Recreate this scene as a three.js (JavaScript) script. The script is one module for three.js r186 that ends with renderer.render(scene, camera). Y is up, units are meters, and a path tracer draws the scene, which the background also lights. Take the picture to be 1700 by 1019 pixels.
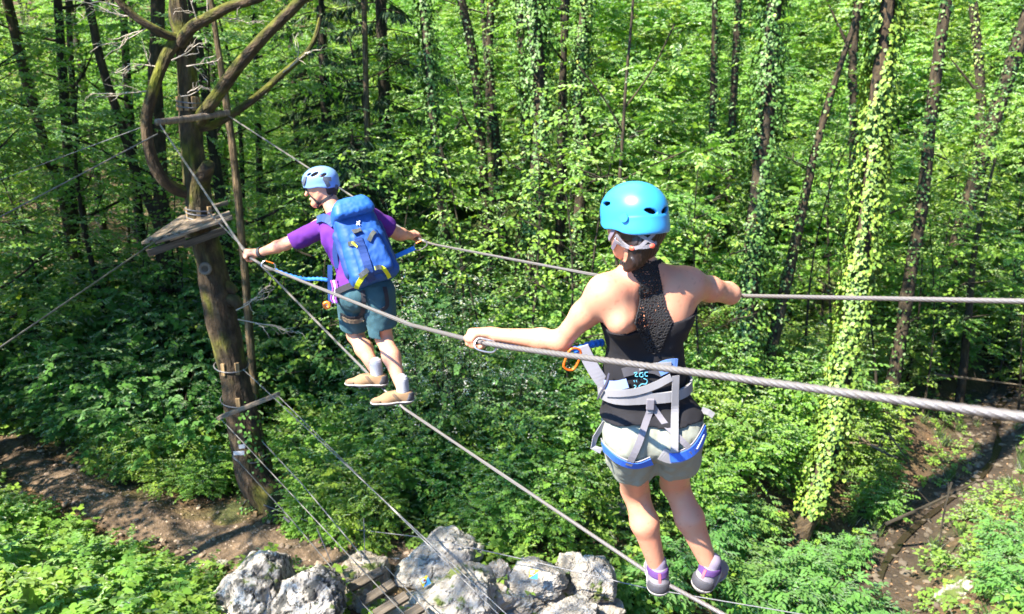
import * as THREE from 'three';
import { Sky } from 'three/addons/objects/Sky.js';
import { mergeGeometries } from 'three/addons/utils/BufferGeometryUtils.js';
import { RoundedBoxGeometry } from 'three/addons/geometries/RoundedBoxGeometry.js';
import { ImprovedNoise } from 'three/addons/math/ImprovedNoise.js';

// ---------- camera, sky, sun, exposure ----------
const scene = new THREE.Scene();
const W0 = 1700, H0 = 1019, FPX = 1324, PITCH = THREE.MathUtils.degToRad(14), EYE = 6;
const camera = new THREE.PerspectiveCamera(2 * Math.atan(H0 / 2 / FPX) * 180 / Math.PI, W0 / H0, 0.1, 600);
camera.position.set(0, EYE, 0);
camera.rotation.set(-PITCH, 0, 0);
camera.focus = 3.9; camera.userData.fStop = 3.2;
camera.updateMatrixWorld();
const SUN = new THREE.Vector3(-0.53, 0.73, 0.43).normalize();
const sky = new Sky();
sky.scale.setScalar(500);
sky.material.uniforms.sunPosition.value.copy(SUN);
sky.material.uniforms.turbidity.value = 8;
sky.material.uniforms.rayleigh.value = 0.5;
sky.material.uniforms.mieCoefficient.value = 0.004;
sky.name = 'sky'; sky.userData.kind = 'structure';
scene.add(sky);
scene.environmentIntensity = 0.15;
const sun = new THREE.DirectionalLight(0xfff1dc, 5);
sun.name = 'sun';
sun.position.copy(SUN).multiplyScalar(80).add(new THREE.Vector3(0, 0, -20));
sun.target.position.set(0, 0, -20);
sun.castShadow = true;
sun.shadow.mapSize.set(4096, 4096);
Object.assign(sun.shadow.camera, { left: -40, right: 40, top: 40, bottom: -40, near: 1, far: 200 });
scene.add(sun, sun.target);
const renderer = new THREE.WebGLRenderer({ antialias: true });
renderer.setSize(1024, 614);
renderer.toneMapping = THREE.LinearToneMapping;
renderer.toneMappingExposure = 4.0;
renderer.shadowMap.enabled = true;

// ---------- helpers ----------
const V = (x = 0, y = 0, z = 0) => new THREE.Vector3(x, y, z);
const CP = Math.cos(PITCH), SP = Math.sin(PITCH);
// a pixel of the photograph and a distance along the ground from the camera give a place
function P(px, py, d) {
  const u = (px - W0 / 2) / FPX, v = (py - H0 / 2) / FPX, f = CP - SP * v, up = -SP - CP * v;
  return V(u / f * d, EYE + up / f * d, -d);
}
function ray(px, py) { return P(px, py, 1).sub(camera.position).normalize(); }
const pxm = (p) => FPX / (-p.z * CP + (EYE - p.y) * SP);  // pixels of the photograph per metre at a place
function rng(seed) {
  let s = seed >>> 0;
  const r = () => { s = (s + 0x6d2b79f5) | 0; let t = Math.imul(s ^ (s >>> 15), 1 | s); t = (t + Math.imul(t ^ (t >>> 7), 61 | t)) ^ t; return ((t ^ (t >>> 14)) >>> 0) / 4294967296; };
  r.u = (a, b) => a + (b - a) * r();
  r.n = () => (r() + r() + r() - 1.5) * 1.15;
  r.pick = (a) => a[Math.floor(r() * a.length)];
  return r;
}
const IN = new ImprovedNoise();
const noise = (x, y, z = 0) => IN.noise(x, y, z);
const fbm = (x, y, z, o = 4) => { let s = 0, a = 0.5; for (let i = 0; i < o; i++) { s += a * noise(x, y, z); x *= 2.03; y *= 2.03; z *= 2.03; a *= 0.5; } return s; };
const sst = (a, b, x) => { const t = Math.min(1, Math.max(0, (x - a) / (b - a))); return t * t * (3 - 2 * t); };
const lerp = (a, b, t) => a + (b - a) * t;
const clamp = (x, a, b) => Math.min(b, Math.max(a, x));

const taken = {};
function numbered(n) { if (!(n in taken)) { taken[n] = 0; return n; } taken[n]++; return n + '_' + String(taken[n]).padStart(3, '0'); }
function shade(o) { o.traverse((m) => { if (m.isMesh) { m.castShadow = true; m.receiveShadow = true; } }); }
function thing(name, label, category, pos = V(), group) {
  const o = new THREE.Group(); o.name = numbered(name); o.position.copy(pos); o.userData = { label, category };
  if (group) o.userData.group = group;
  scene.add(o); return o;
}
function part(parent, name, geo, mat, label) {
  const m = new THREE.Mesh(geo, mat); m.name = name; if (label) m.userData.label = label; parent.add(m); return m;
}
// geometry made at world places becomes local to the thing's base
function wpart(parent, name, geo, mat, label) {
  const root = parent.userData.worldBase ?? parent.position;
  geo.translate(-root.x, -root.y, -root.z);
  const m = part(parent, name, geo, mat, label); m.userData.worldBase = root; return m;
}
function wthing(name, label, category, geo, mat, base, group) {
  const m = new THREE.Mesh(geo, mat); m.name = numbered(name); geo.translate(-base.x, -base.y, -base.z); m.position.copy(base);
  m.userData = { label, category, worldBase: base }; if (group) m.userData.group = group; scene.add(m); return m;
}
function structure(name, geo, mat) { const m = new THREE.Mesh(geo, mat); m.name = name; m.userData.kind = 'structure'; scene.add(m); return m; }
function stuff(name, geo, mat, matrices, colors, label, category) {
  const m = new THREE.InstancedMesh(geo, mat, matrices.length); m.name = name;
  matrices.forEach((x, i) => m.setMatrixAt(i, x)); if (colors) colors.forEach((c, i) => m.setColorAt(i, c));
  m.userData = { kind: 'stuff', label, category }; scene.add(m); return m;
}
const lin = (r, g, b) => new THREE.Color().setRGB(r, g, b);
const std = (r, g, b, rough = 0.8, extra = {}) => new THREE.MeshStandardMaterial({ color: lin(r, g, b), roughness: rough, ...extra });
const phys = (r, g, b, rough = 0.5, extra = {}) => new THREE.MeshPhysicalMaterial({ color: lin(r, g, b), roughness: rough, ...extra });

// textures of noise, tiling
function tileNoise(size, per, seed, oct = 4, sx = 1, sy = 1) {
  const out = new Float32Array(size * size), r = rng(seed);
  for (let o = 0, a = 1; o < oct; o++, a *= 0.55) {
    const nx = per * sx << o, ny = per * sy << o, lat = new Float32Array(nx * ny).map(() => r());
    for (let y = 0; y < size; y++) for (let x = 0; x < size; x++) {
      const fx = x / size * nx, fy = y / size * ny, ix = Math.floor(fx), iy = Math.floor(fy); let tx = fx - ix, ty = fy - iy; tx = tx * tx * (3 - 2 * tx); ty = ty * ty * (3 - 2 * ty);
      const g = (i, j) => lat[(j % ny) * nx + (i % nx)];
      out[y * size + x] += a * lerp(lerp(g(ix, iy), g(ix + 1, iy), tx), lerp(g(ix, iy + 1), g(ix + 1, iy + 1), tx), ty);
    }
  }
  let lo = 1e9, hi = -1e9; for (const v of out) { lo = Math.min(lo, v); hi = Math.max(hi, v); }
  return out.map((v) => (v - lo) / (hi - lo));
}
function texture(size, fn, srgb, rep = 1) {
  const d = new Uint8Array(size * size * 4);
  for (let i = 0; i < size * size; i++) { const c = fn(i); d[i * 4] = clamp(c[0], 0, 1) * 255; d[i * 4 + 1] = clamp(c[1], 0, 1) * 255; d[i * 4 + 2] = clamp(c[2], 0, 1) * 255; d[i * 4 + 3] = 255; }
  const t = new THREE.DataTexture(d, size, size); t.wrapS = t.wrapT = THREE.RepeatWrapping; t.magFilter = THREE.LinearFilter; t.minFilter = THREE.LinearMipmapLinearFilter; t.generateMipmaps = true;
  if (srgb) t.colorSpace = THREE.SRGBColorSpace;
  t.repeat.set(rep, rep); t.needsUpdate = true; return t;
}
function canvasTexture(w, h, draw) {
  const c = document.createElement('canvas'); c.width = w; c.height = h; draw(c.getContext('2d'), w, h);
  const t = new THREE.CanvasTexture(c); t.colorSpace = THREE.SRGBColorSpace; return t;
}

// a tube through points with a radius at each, uv in metres; rad(theta, s) may shape the section
function tube(pts, radii, o = {}) {
  const { seg = 10, step = 0.1, rad, cap = true, col } = o;
  const c = new THREE.CatmullRomCurve3(pts, false, 'centripetal');
  const L = c.getLength(), n = Math.max(2, Math.ceil(L / step)), pos = [], uv = [], idx = [], colr = [];
  // radius by place along the control points
  const cum = [0]; for (let i = 1; i < pts.length; i++) cum.push(cum[i - 1] + pts[i].distanceTo(pts[i - 1]));
  const rAt = (t) => { if (typeof radii === 'number') return radii; const s = t * cum[cum.length - 1]; let i = 1; while (i < cum.length - 1 && cum[i] < s) i++; const k = clamp((s - cum[i - 1]) / (cum[i] - cum[i - 1] || 1), 0, 1); return lerp(radii[i - 1], radii[i], k * k * (3 - 2 * k) * 0.5 + k * 0.5); };
  let N = null, prevT = null;
  for (let i = 0; i <= n; i++) {
    const t = i / n, p = c.getPointAt(t), T = c.getTangentAt(t);
    if (!N) { N = (Math.abs(T.y) < 0.9 ? V(0, 1, 0) : V(1, 0, 0)).cross(T).normalize(); } else { N.addScaledVector(T, -N.dot(T)).normalize(); }
    const B = V().crossVectors(T, N), r = rAt(t);
    for (let j = 0; j <= seg; j++) {
      const a = j / seg * Math.PI * 2, dir = V().addScaledVector(N, Math.cos(a)).addScaledVector(B, Math.sin(a));
      const rr = rad ? rad(r, a, t * L, p, dir, t) : r;
      const q = p.clone().addScaledVector(dir, rr);
      pos.push(q.x, q.y, q.z); uv.push(j / seg * 2 * Math.PI * Math.max(r, 0.02), t * L);
      if (col) { const k = col(q, dir, t); colr.push(k[0], k[1], k[2]); }
    }
    prevT = T;
  }
  const w = seg + 1;
  for (let i = 0; i < n; i++) for (let j = 0; j < seg; j++) { const a = i * w + j; idx.push(a, a + 1, a + w, a + 1, a + w + 1, a + w); }
  if (cap) for (const [i, f] of [[0, -1], [n, 1]]) {
    const p = c.getPointAt(i / n), ci = pos.length / 3; pos.push(p.x, p.y, p.z); uv.push(0, 0); if (col) { const k = col(p, V(0, 1, 0), i / n); colr.push(k[0], k[1], k[2]); }
    for (let j = 0; j < seg; j++) { const a = i * w + j; f > 0 ? idx.push(ci, a, a + 1) : idx.push(ci, a + 1, a); }
  }
  const g = new THREE.BufferGeometry();
  g.setAttribute('position', new THREE.Float32BufferAttribute(pos, 3)); g.setAttribute('uv', new THREE.Float32BufferAttribute(uv, 2));
  if (col) g.setAttribute('color', new THREE.Float32BufferAttribute(colr, 3));
  g.setIndex(idx); g.computeVertexNormals(); return g;
}
// a bevelled board between two end points with given width and thickness directions
function board(a, b, w, t, up = V(0, 1, 0), r = 0.006) {
  const ax = b.clone().sub(a), L = ax.length(); ax.normalize();
  const side = V().crossVectors(ax, up).normalize(), u = V().crossVectors(side, ax).normalize();
  const g = new RoundedBoxGeometry(L, t, w, 1, Math.min(r, t * 0.45, w * 0.45));
  const p = g.attributes.position, uv = [];
  for (let i = 0; i < p.count; i++) uv.push(p.getX(i), p.getZ(i) + p.getY(i) * 0.8);
  g.setAttribute('uv', new THREE.Float32BufferAttribute(uv, 2));
  g.applyMatrix4(new THREE.Matrix4().makeBasis(ax, u, side).setPosition(a.clone().add(b).multiplyScalar(0.5)));
  return g;
}
const ring = (c, n, R, r, seg = 20, ts = 6) => { const g = new THREE.TorusGeometry(R, r, ts, seg); g.applyQuaternion(new THREE.Quaternion().setFromUnitVectors(V(0, 0, 1), n.clone().normalize())); g.translate(c.x, c.y, c.z); return g; };

// ---------- the lie of the land ----------
const streamX = (d) => 6.0 + (Math.min(d, 40) - 11.2) * 0.86 + 0.35 * Math.sin(d * 0.9);
function G(x, z) {
  const d = -z, q = streamX(d) - x, n = fbm(x * 0.35, z * 0.35, 3, 3) * 0.5 + fbm(x * 1.3, z * 1.3, 7, 3) * 0.14;
  let h = 0.5;
  if (q > 0) h -= 1.85 * sst(4.6, 0.7, q); else h += -1.85 + 1.1 * sst(0.3, 3, -q) + Math.max(0, Math.min(10, -q - 2)) * 0.22;
  h += sst(15, 60, d) * 3.0 * sst(6, -12, x);
  h += Math.max(0, Math.min(40, d - 20)) * 0.46 * sst(-0.3, 0.05, x / Math.max(d, 1));
  h += sst(62, 150, d) * 26 + sst(60, 130, d) * 3 * noise(x * 0.03, z * 0.03, 1);
  return h + n * sst(0.2, 1.2, Math.abs(q)) ;
}
function groundAt(px, py) {
  const r = ray(px, py), p = camera.position.clone();
  for (let t = 1; t < 120; t += 0.03) { p.copy(camera.position).addScaledVector(r, t); if (p.y < G(p.x, p.z)) return V(p.x, G(p.x, p.z), p.z); }
  return p;
}
// ---------- materials of the woodland ----------
const nzA = tileNoise(512, 6, 11, 5), nzB = tileNoise(512, 16, 12, 4), nzBark = tileNoise(512, 5, 13, 5, 3, 1), nzGrain = tileNoise(512, 4, 14, 5, 1, 16);
const barkTex = texture(512, (i) => { const a = nzBark[i], b = nzA[i], k = 0.42 + 0.5 * a; return [k * (0.92 + 0.2 * b), k * (0.86 + 0.2 * b), k * (0.74 + 0.22 * b)]; }, true);
const barkBump = texture(512, (i) => { const a = nzBark[i] * 0.8 + nzB[i] * 0.2; return [a, a, a]; }, false);
barkTex.repeat.set(1.6, 1.6); barkBump.repeat.set(1.6, 1.6);
const soilTex = texture(512, (i) => { const a = nzB[i] * 0.6 + nzA[i] * 0.4, k = 0.55 + 0.5 * a; return [k, k * 0.96, k * 0.9]; }, true, 0.9);
const soilBump = texture(512, (i) => [nzB[i], nzB[i], nzB[i]], false, 1.7);
const woodTex = texture(512, (i) => { const a = nzGrain[i], k = 0.5 + 0.45 * a; return [k, k * 0.96, k * 0.9]; }, true, 1.1);
const woodBump = texture(512, (i) => [nzGrain[i], nzGrain[i], nzGrain[i]], false, 1.1);
const M = {
  bark: std(0.105, 0.09, 0.068, 0.95, { map: barkTex, bumpMap: barkBump, bumpScale: 0.03, vertexColors: true }),
  barkPlain: std(0.062, 0.058, 0.045, 0.95, { map: barkTex, bumpMap: barkBump, bumpScale: 0.02 }),
  barkPale: std(0.30, 0.27, 0.22, 0.9, { map: barkTex, bumpMap: barkBump, bumpScale: 0.01 }),
  twig: std(0.38, 0.34, 0.29, 0.9),
  soil: std(1, 1, 1, 1, { map: soilTex, bumpMap: soilBump, bumpScale: 0.03, vertexColors: true }),
  path: std(1, 1, 1, 1, { map: soilTex, bumpMap: soilBump, bumpScale: 0.02, vertexColors: true }),
  leaf: phys(1, 1, 1, 0.62, { vertexColors: true, transmission: 0.0, side: THREE.DoubleSide }),
  wood: std(0.36, 0.31, 0.26, 0.85, { map: woodTex, bumpMap: woodBump, bumpScale: 0.006 }),
  woodDark: std(0.17, 0.155, 0.135, 0.9, { map: woodTex, bumpMap: woodBump, bumpScale: 0.006 }),
  woodPale: std(0.5, 0.38, 0.22, 0.85, { map: woodTex, bumpMap: woodBump, bumpScale: 0.004 }),
  rock: std(1, 1, 1, 0.95, { vertexColors: true, bumpMap: soilBump, bumpScale: 0.02 }),
  steel: std(0.17, 0.168, 0.165, 0.45, { metalness: 0.6 }),
  steelOld: std(0.16, 0.165, 0.18, 0.55, { metalness: 0.5 }),
  water: phys(0.028, 0.022, 0.015, 0.2, {}),
};
M.leaf = new THREE.MeshPhysicalMaterial({ color: lin(1, 1, 1), roughness: 1, vertexColors: true, transmission: 0.55, thickness: 0, side: THREE.DoubleSide, specularIntensity: 0.6 });
M.tints = [['fresh green', lin(0.9, 1, 0.9)], ['yellow green', lin(1, 0.92, 0.7)], ['mid green', lin(0.75, 0.9, 0.9)]].map(([n, c]) => [n, Object.assign(M.leaf.clone(), { color: c })]);
M.gloss = new THREE.MeshPhysicalMaterial({ color: lin(1, 1, 1), roughness: 0.55, vertexColors: true, transmission: 0, thickness: 0, side: THREE.DoubleSide });

// ---------- ground ----------
const pathPx = [[-140, 735], [-40, 745], [40, 765], [110, 800], [190, 845], [280, 880], [370, 900], [470, 918], [560, 930], [680, 950]];
const pathLine = new THREE.CatmullRomCurve3(pathPx.map(([x, y]) => groundAt(x, y)));
const pathPts = pathLine.getSpacedPoints(120);
const pathDist = (x, z) => { let m = 1e9; for (const p of pathPts) m = Math.min(m, (p.x - x) ** 2 + (p.z - z) ** 2); return Math.sqrt(m); };
{
  const xs = [], ds = [];
  for (let x = -100; x < -16; x += 4) xs.push(x); for (let x = -16; x < 20; x += 0.2) xs.push(x); for (let x = 20; x <= 130; x += 4) xs.push(x);
  for (let d = -30; d < 4; d += 2) ds.push(d); for (let d = 4; d < 24; d += 0.2) ds.push(d); for (let d = 24; d < 50; d += 1) ds.push(d); for (let d = 50; d <= 260; d += 5) ds.push(d);
  const pos = [], uv = [], col = [], idx = [];
  for (const d of ds) for (const x of xs) {
    pos.push(x, G(x, -d), -d); uv.push(x, d);
    const n = fbm(x * 0.9, d * 0.9, 2, 3), m = fbm(x * 3, d * 3, 5, 2), q = Math.abs(streamX(d) - x);
    const moss = sst(-0.05, 0.35, n), wet = sst(1.4, 0.3, q) ;
    let c = [lerp(0.15, 0.07, moss), lerp(0.105, 0.095, moss), lerp(0.062, 0.025, moss)];
    if (m > 0.12) c = [c[0] * 1.5, c[1] * 1.35, c[2] * 1.2];
    { const far = sst(17, 24, d) * sst(-0.3, 0, x / Math.max(d, 1)); c = c.map((v, i) => lerp(v, [0.07, 0.12, 0.025][i], far)); }
    c = c.map((v, i) => lerp(v, [0.075, 0.058, 0.04][i], wet));
    col.push(...c);
  }
  const w = xs.length;
  for (let i = 0; i < ds.length - 1; i++) for (let j = 0; j < w - 1; j++) { const a = i * w + j; idx.push(a, a + 1, a + w, a + 1, a + w + 1, a + w); }
  const g = new THREE.BufferGeometry();
  g.setAttribute('position', new THREE.Float32BufferAttribute(pos, 3)); g.setAttribute('uv', new THREE.Float32BufferAttribute(uv, 2)); g.setAttribute('color', new THREE.Float32BufferAttribute(col, 3));
  g.setIndex(idx); g.computeVertexNormals(); structure('ground', g, M.soil);
}
// the trodden path
{
  const N = 160, K = 14, pos = [], uv = [], col = [], idx = [];
  for (let i = 0; i <= N; i++) {
    const t = i / N, p = pathLine.getPointAt(t), T = pathLine.getTangentAt(t), s = V(-T.z, 0, T.x).normalize();
    const wl = 0.36 + 0.16 * noise(i * 0.13, 0, 1) + 0.1 * noise(i * 0.5, 3, 1) + 0.25 * sst(0.6, 0.85, t), wr = 0.36 + 0.16 * noise(i * 0.13, 9, 1) + 0.1 * noise(i * 0.5, 7, 1) + 0.3 * sst(0.55, 0.9, t);
    for (let j = 0; j <= K; j++) {
      const k = j / K, o = lerp(-wl, wr, k), x = p.x + s.x * o, z = p.z + s.z * o, e = Math.min(k, 1 - k) * 2;
      const y = G(x, z) + 0.045 * Math.min(1, e * 5) - 0.015;
      pos.push(x, y, z); uv.push(x, -z);
      const n = 0.85 + 0.5 * fbm(x * 2.2, z * 2.2, 4, 3);
      const r = n > 0.95 ? [0.26, 0.205, 0.155] : [0.2, 0.155, 0.115]; col.push(r[0] * n, r[1] * n, r[2] * n);
    }
  }
  for (let i = 0; i < N; i++) for (let j = 0; j < K; j++) { const a = i * (K + 1) + j; idx.push(a, a + 1, a + K + 1, a + 1, a + K + 2, a + K + 1); }
  const g = new THREE.BufferGeometry();
  g.setAttribute('position', new THREE.Float32BufferAttribute(pos, 3)); g.setAttribute('uv', new THREE.Float32BufferAttribute(uv, 2)); g.setAttribute('color', new THREE.Float32BufferAttribute(col, 3)); g.setIndex(idx); g.computeVertexNormals();
  structure('path', g, M.path);
}
// the brook
{
  const pos = [], idx = [], N = 90;
  for (let i = 0; i <= N; i++) { const d = lerp(6, 26, i / N), x = streamX(d), w = 0.08 + 0.09 * noise(d * 0.9, 1, 4) + 0.05 * noise(d * 3, 1, 4), y = Math.min(G(x, -d), G(x - w, -d), G(x + w, -d)) + 0.035; pos.push(x - w, y, -d, x + w, y, -d); if (i) { const a = i * 2; idx.push(a - 2, a - 1, a, a - 1, a + 1, a); } }
  const g = new THREE.BufferGeometry(); g.setAttribute('position', new THREE.Float32BufferAttribute(pos, 3)); g.setIndex(idx); g.computeVertexNormals(); structure('stream', g, M.water);
}

// ---------- leaves ----------
class Leaves {
  constructor() { this.p = []; this.c = []; this.n = []; this.i = []; }
  leaf(p, d, n, len, wid, c, round) {
    const s = V().crossVectors(d, n).normalize(), b = this.p.length / 3, P0 = this.p, f = wid * 0.16;
    const put = (k, w, h) => { P0.push(p.x + d.x * len * k + s.x * wid * w + n.x * h, p.y + d.y * len * k + s.y * wid * w + n.y * h, p.z + d.z * len * k + s.z * wid * w + n.z * h); this.n.push(n.x, n.y, n.z); this.c.push(c[0], c[1], c[2]); };
    if (round) {
      put(0, 0, 0); put(0.28, 0.42, f); put(0.66, 0.4, f); put(1, 0, -len * 0.12); put(0.66, -0.4, f); put(0.28, -0.42, f);
      this.i.push(b, b + 1, b + 2, b, b + 2, b + 3, b, b + 3, b + 4, b, b + 4, b + 5);
    } else { put(0, 0, 0); put(0.45, 0.5, f); put(1, 0, -len * 0.1); put(0.45, -0.5, f); this.i.push(b, b + 1, b + 2, b, b + 2, b + 3); }
  }
  // a twig of leaves lying roughly flat, as beech, hazel and maple hold them
  twig(p, dir, L, n, len, wid, tint, r, tilt = 0.45, round = false) {
    const d = dir.clone().normalize(), upv = V(r.n() * tilt, 1, r.n() * tilt).normalize(), s = V().crossVectors(d, upv).normalize();
    for (let k = 0; k < n; k++) {
      const t = (k + 0.6) / n, sd = k % 2 ? 1 : -1, q = p.clone().addScaledVector(d, L * t); q.y -= L * t * t * 0.18;
      const ld = V().addScaledVector(d, 0.55 + 0.5 * t).addScaledVector(s, sd * (1.05 - 0.7 * t)); ld.y -= 0.18 + 0.25 * r(); ld.normalize();
      const ln = V(upv.x + r.n() * tilt, upv.y, upv.z + r.n() * tilt); ln.addScaledVector(ld, -ln.dot(ld)).normalize();
      const z = 0.72 + 0.5 * r(), v = 0.8 + 0.4 * r();
      this.leaf(q, ld, ln, len * z, wid * z, [tint[0] * v, tint[1] * v, tint[2] * v], round);
    }
  }
  geo() {
    const g = new THREE.BufferGeometry();
    g.setAttribute('position', new THREE.Float32BufferAttribute(this.p, 3)); g.setAttribute('normal', new THREE.Float32BufferAttribute(this.n, 3)); g.setAttribute('color', new THREE.Float32BufferAttribute(this.c, 3)); g.setIndex(this.i); return g;
  }
}
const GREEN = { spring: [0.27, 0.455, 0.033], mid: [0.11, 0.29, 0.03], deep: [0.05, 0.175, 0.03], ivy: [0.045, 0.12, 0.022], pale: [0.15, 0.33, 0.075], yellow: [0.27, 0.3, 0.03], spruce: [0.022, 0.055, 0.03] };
const mixc = (a, b, t) => a.map((v, i) => lerp(v, b[i], t));
// lobes: [x, y, z, rx, ry, rz]; twigs thickest towards the outside of each lobe
function foliage(o) {
  const r = rng(o.seed), L = new Leaves(), vol = o.lobes.map((b) => Math.pow(b[3] * b[4] * b[5], 0.75)), tot = vol.reduce((a, b) => a + b, 0);
  o.lobes.forEach((b, bi) => {
    const n = Math.round(o.twigs * vol[bi] / tot);
    const lt = r() * 0.5;
    for (let k = 0; k < n; k++) {
      const a = r() * Math.PI * 2, cz = r.u(-0.85, 1), cr = Math.sqrt(1 - cz * cz), rad = 0.35 + 0.65 * Math.sqrt(r());
      const p = V(b[0] + Math.cos(a) * cr * rad * b[3], b[1] + cz * rad * b[4], b[2] + Math.sin(a) * cr * rad * b[5]);
      if (o.layers) { const st = o.layers; p.y = Math.round(p.y / st) * st + r.n() * st * 0.22 + 0.12 * Math.sin(p.x * 2) * st; }
      if (p.y < (o.floor ?? 0.05)) p.y = (o.floor ?? 0.05) + r() * 0.1;
      const dir = V(Math.cos(a) + r.n() * 0.7, cz * 0.35 + r.n() * 0.3 + (o.rise ?? 0), Math.sin(a) + r.n() * 0.7);
      L.twig(p, dir, o.twigL * (0.7 + 0.6 * r()), o.n, o.len, o.wid, mixc(o.c1, o.c2, clamp(lt + r() * 0.6, 0, 1)), r, o.tilt ?? 0.45, o.round);
    }
  });
  return L.geo();
}
function lobesIn(r, n, cx, y0, y1, R, lr) { const out = []; for (let k = 0; k < n; k++) { const a = r() * 6.283, q = Math.sqrt(r()) * R, s = lr * (0.7 + 0.6 * r()); out.push([cx + Math.cos(a) * q, lerp(y0, y1, (k + 0.5) / n) + r.n() * 0.3, Math.sin(a) * q, s, s * 0.62, s]); } return out; }
// ---------- trees ----------
const barkCol = (base, mossy) => (q, dir) => { const m = mossy * sst(0.05, 0.5, fbm(q.x * 2.5, q.y * 1.2, q.z * 2.5, 3) + (dir.y > 0.25 ? 0.35 : 0)); return [lerp(base[0], 0.55, m), lerp(base[1], 0.85, m), lerp(base[2], 0.12, m)]; };
const lumpy = (amp) => (r, a, s, p) => r * (1 + amp * noise(Math.cos(a) * 1.3 + p.x, s * 1.6, Math.sin(a) * 1.3 + p.z) + amp * 0.5 * noise(Math.cos(a) * 3, s * 4, Math.sin(a) * 3));
// kinds of woodland tree, built once at their real size and cloned
function treeKind(seed, o) {
  const r = rng(seed), H = o.h, trunkPts = [], rad = [], ph = r() * 6;
  for (let k = 0; k <= 6; k++) { const t = k / 6; trunkPts.push(V(Math.sin(t * 3 + ph) * o.bend * t, H * t - (k ? 0 : 0.3), Math.cos(t * 2.4 + ph) * o.bend * t)); rad.push(o.r * (1 - 0.8 * t) * (k ? 1 : 1.35)); }
  const gs = [tube(trunkPts, rad, { seg: 8, step: 0.4, rad: lumpy(0.15), cap: false })];
  const c = new THREE.CatmullRomCurve3(trunkPts);
  const lobes = [];
  for (let k = 0; k < o.limbs; k++) {
    const t = lerp(o.from, 0.95, (k + r() * 0.6) / o.limbs), p = c.getPointAt(t), a = k * 2.4 + r(), len = o.reach * (1.1 - 0.6 * t) * (0.7 + 0.6 * r());
    const e = p.clone().add(V(Math.cos(a) * len, len * (o.lift + 0.3 * r()), Math.sin(a) * len)), m = p.clone().lerp(e, 0.5); m.y -= len * 0.08;
    gs.push(tube([p, m, e], [o.r * 0.33 * (1.1 - t * 0.6), o.r * 0.2 * (1.1 - t * 0.5), 0.008], { seg: 5, step: 0.4, cap: false }));
    for (let f = 0; f < 2; f++) { const b0 = m.clone().lerp(e, r() * 0.6), a2 = a + r.n() * 1.4, l2 = len * 0.45; gs.push(tube([b0, b0.clone().add(V(Math.cos(a2) * l2, l2 * 0.35, Math.sin(a2) * l2))], [0.016, 0.005], { seg: 4, step: 0.5, cap: false })); }
    lobes.push([e.x, e.y, e.z, o.lobe * (0.8 + 0.5 * r()), o.lobe * 0.5, o.lobe * (0.8 + 0.5 * r())], [m.x, m.y + 0.2, m.z, o.lobe * 0.8, o.lobe * 0.4, o.lobe * 0.8]);
  }
  return { trunk: mergeGeometries(gs), crown: foliage({ seed: seed + 1, lobes, twigs: o.twigs, twigL: o.twigL ?? 0.42, n: o.n ?? 9, len: o.len ?? 0.105, wid: o.wid ?? 0.07, c1: o.c1, c2: o.c2, layers: o.layers, tilt: o.tilt }) };
}
const KIND = {
  tall: [1, 2, 3].map((s) => treeKind(100 + s * 7, { h: 16, r: 0.15, bend: 0.6, limbs: 13, from: 0.22, reach: 2.6, lift: 0.35, lobe: 1.0, twigs: 950, c1: GREEN.mid, c2: GREEN.spring, layers: 0.35 })),
  under: [1, 2, 3].map((s) => treeKind(200 + s * 7, { h: 6.5, r: 0.07, bend: 0.5, limbs: 10, from: 0.12, reach: 2.0, lift: 0.3, lobe: 0.85, twigs: 800, c1: GREEN.mid, c2: GREEN.spring, layers: 0.3, len: 0.1, wid: 0.075 })),
  dark: [1, 2].map((s) => treeKind(300 + s * 7, { h: 7, r: 0.09, bend: 0.5, limbs: 11, from: 0.1, reach: 2.2, lift: 0.25, lobe: 0.9, twigs: 850, c1: GREEN.mid, c2: GREEN.spring, layers: 0.32, len: 0.1, wid: 0.07 })),
  canopy: [1].map((s) => treeKind(150 + s * 7, { h: 15, r: 0.2, bend: 0.5, limbs: 12, from: 0.52, reach: 3.6, lift: 0.3, lobe: 1.1, twigs: 900, c1: GREEN.mid, c2: GREEN.spring, layers: 0.35 })),  // high crowns for trees out of view, added to cast shade
  sunny: [1, 2, 3].map((s) => treeKind(250 + s * 7, { h: 6.5, r: 0.06, bend: 0.5, limbs: 10, from: 0.1, reach: 2.0, lift: 0.3, lobe: 0.9, twigs: 850, c1: GREEN.mid, c2: GREEN.spring, layers: 0.3, len: 0.165, wid: 0.125, tilt: 0.8 })),
  far: [1, 2, 3].map((s) => treeKind(400 + s * 7, { h: 11, r: 0.16, bend: 0.6, limbs: 14, from: 0.12, reach: 3.2, lift: 0.3, lobe: 1.5, twigs: 750, c1: GREEN.mid, c2: GREEN.spring, len: 0.3, wid: 0.25, twigL: 0.8, n: 8, tilt: 0.7 })),
};
function plantTree(kind, v, pos, scale, turn, name, label, group, bark = M.barkPlain) {
  const k = KIND[kind][v % KIND[kind].length], t = thing(name, label, 'tree', pos, group);
  t.rotation.y = turn; t.scale.set(scale * 1, scale, scale * 1);
  const ti = kind === 'far' ? M.tints[turn > 3 ? 1 : 0] : M.tints[Math.floor(turn * 7.3) % 3];
  t.userData.label = label.replace('@', ti[0]); if (t.userData.group) t.userData.group = group.replace('@', ti[0]);
  part(t, 'trunk', k.trunk, bark); part(t, 'crown', k.crown, ti[1]); return t;
}
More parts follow.
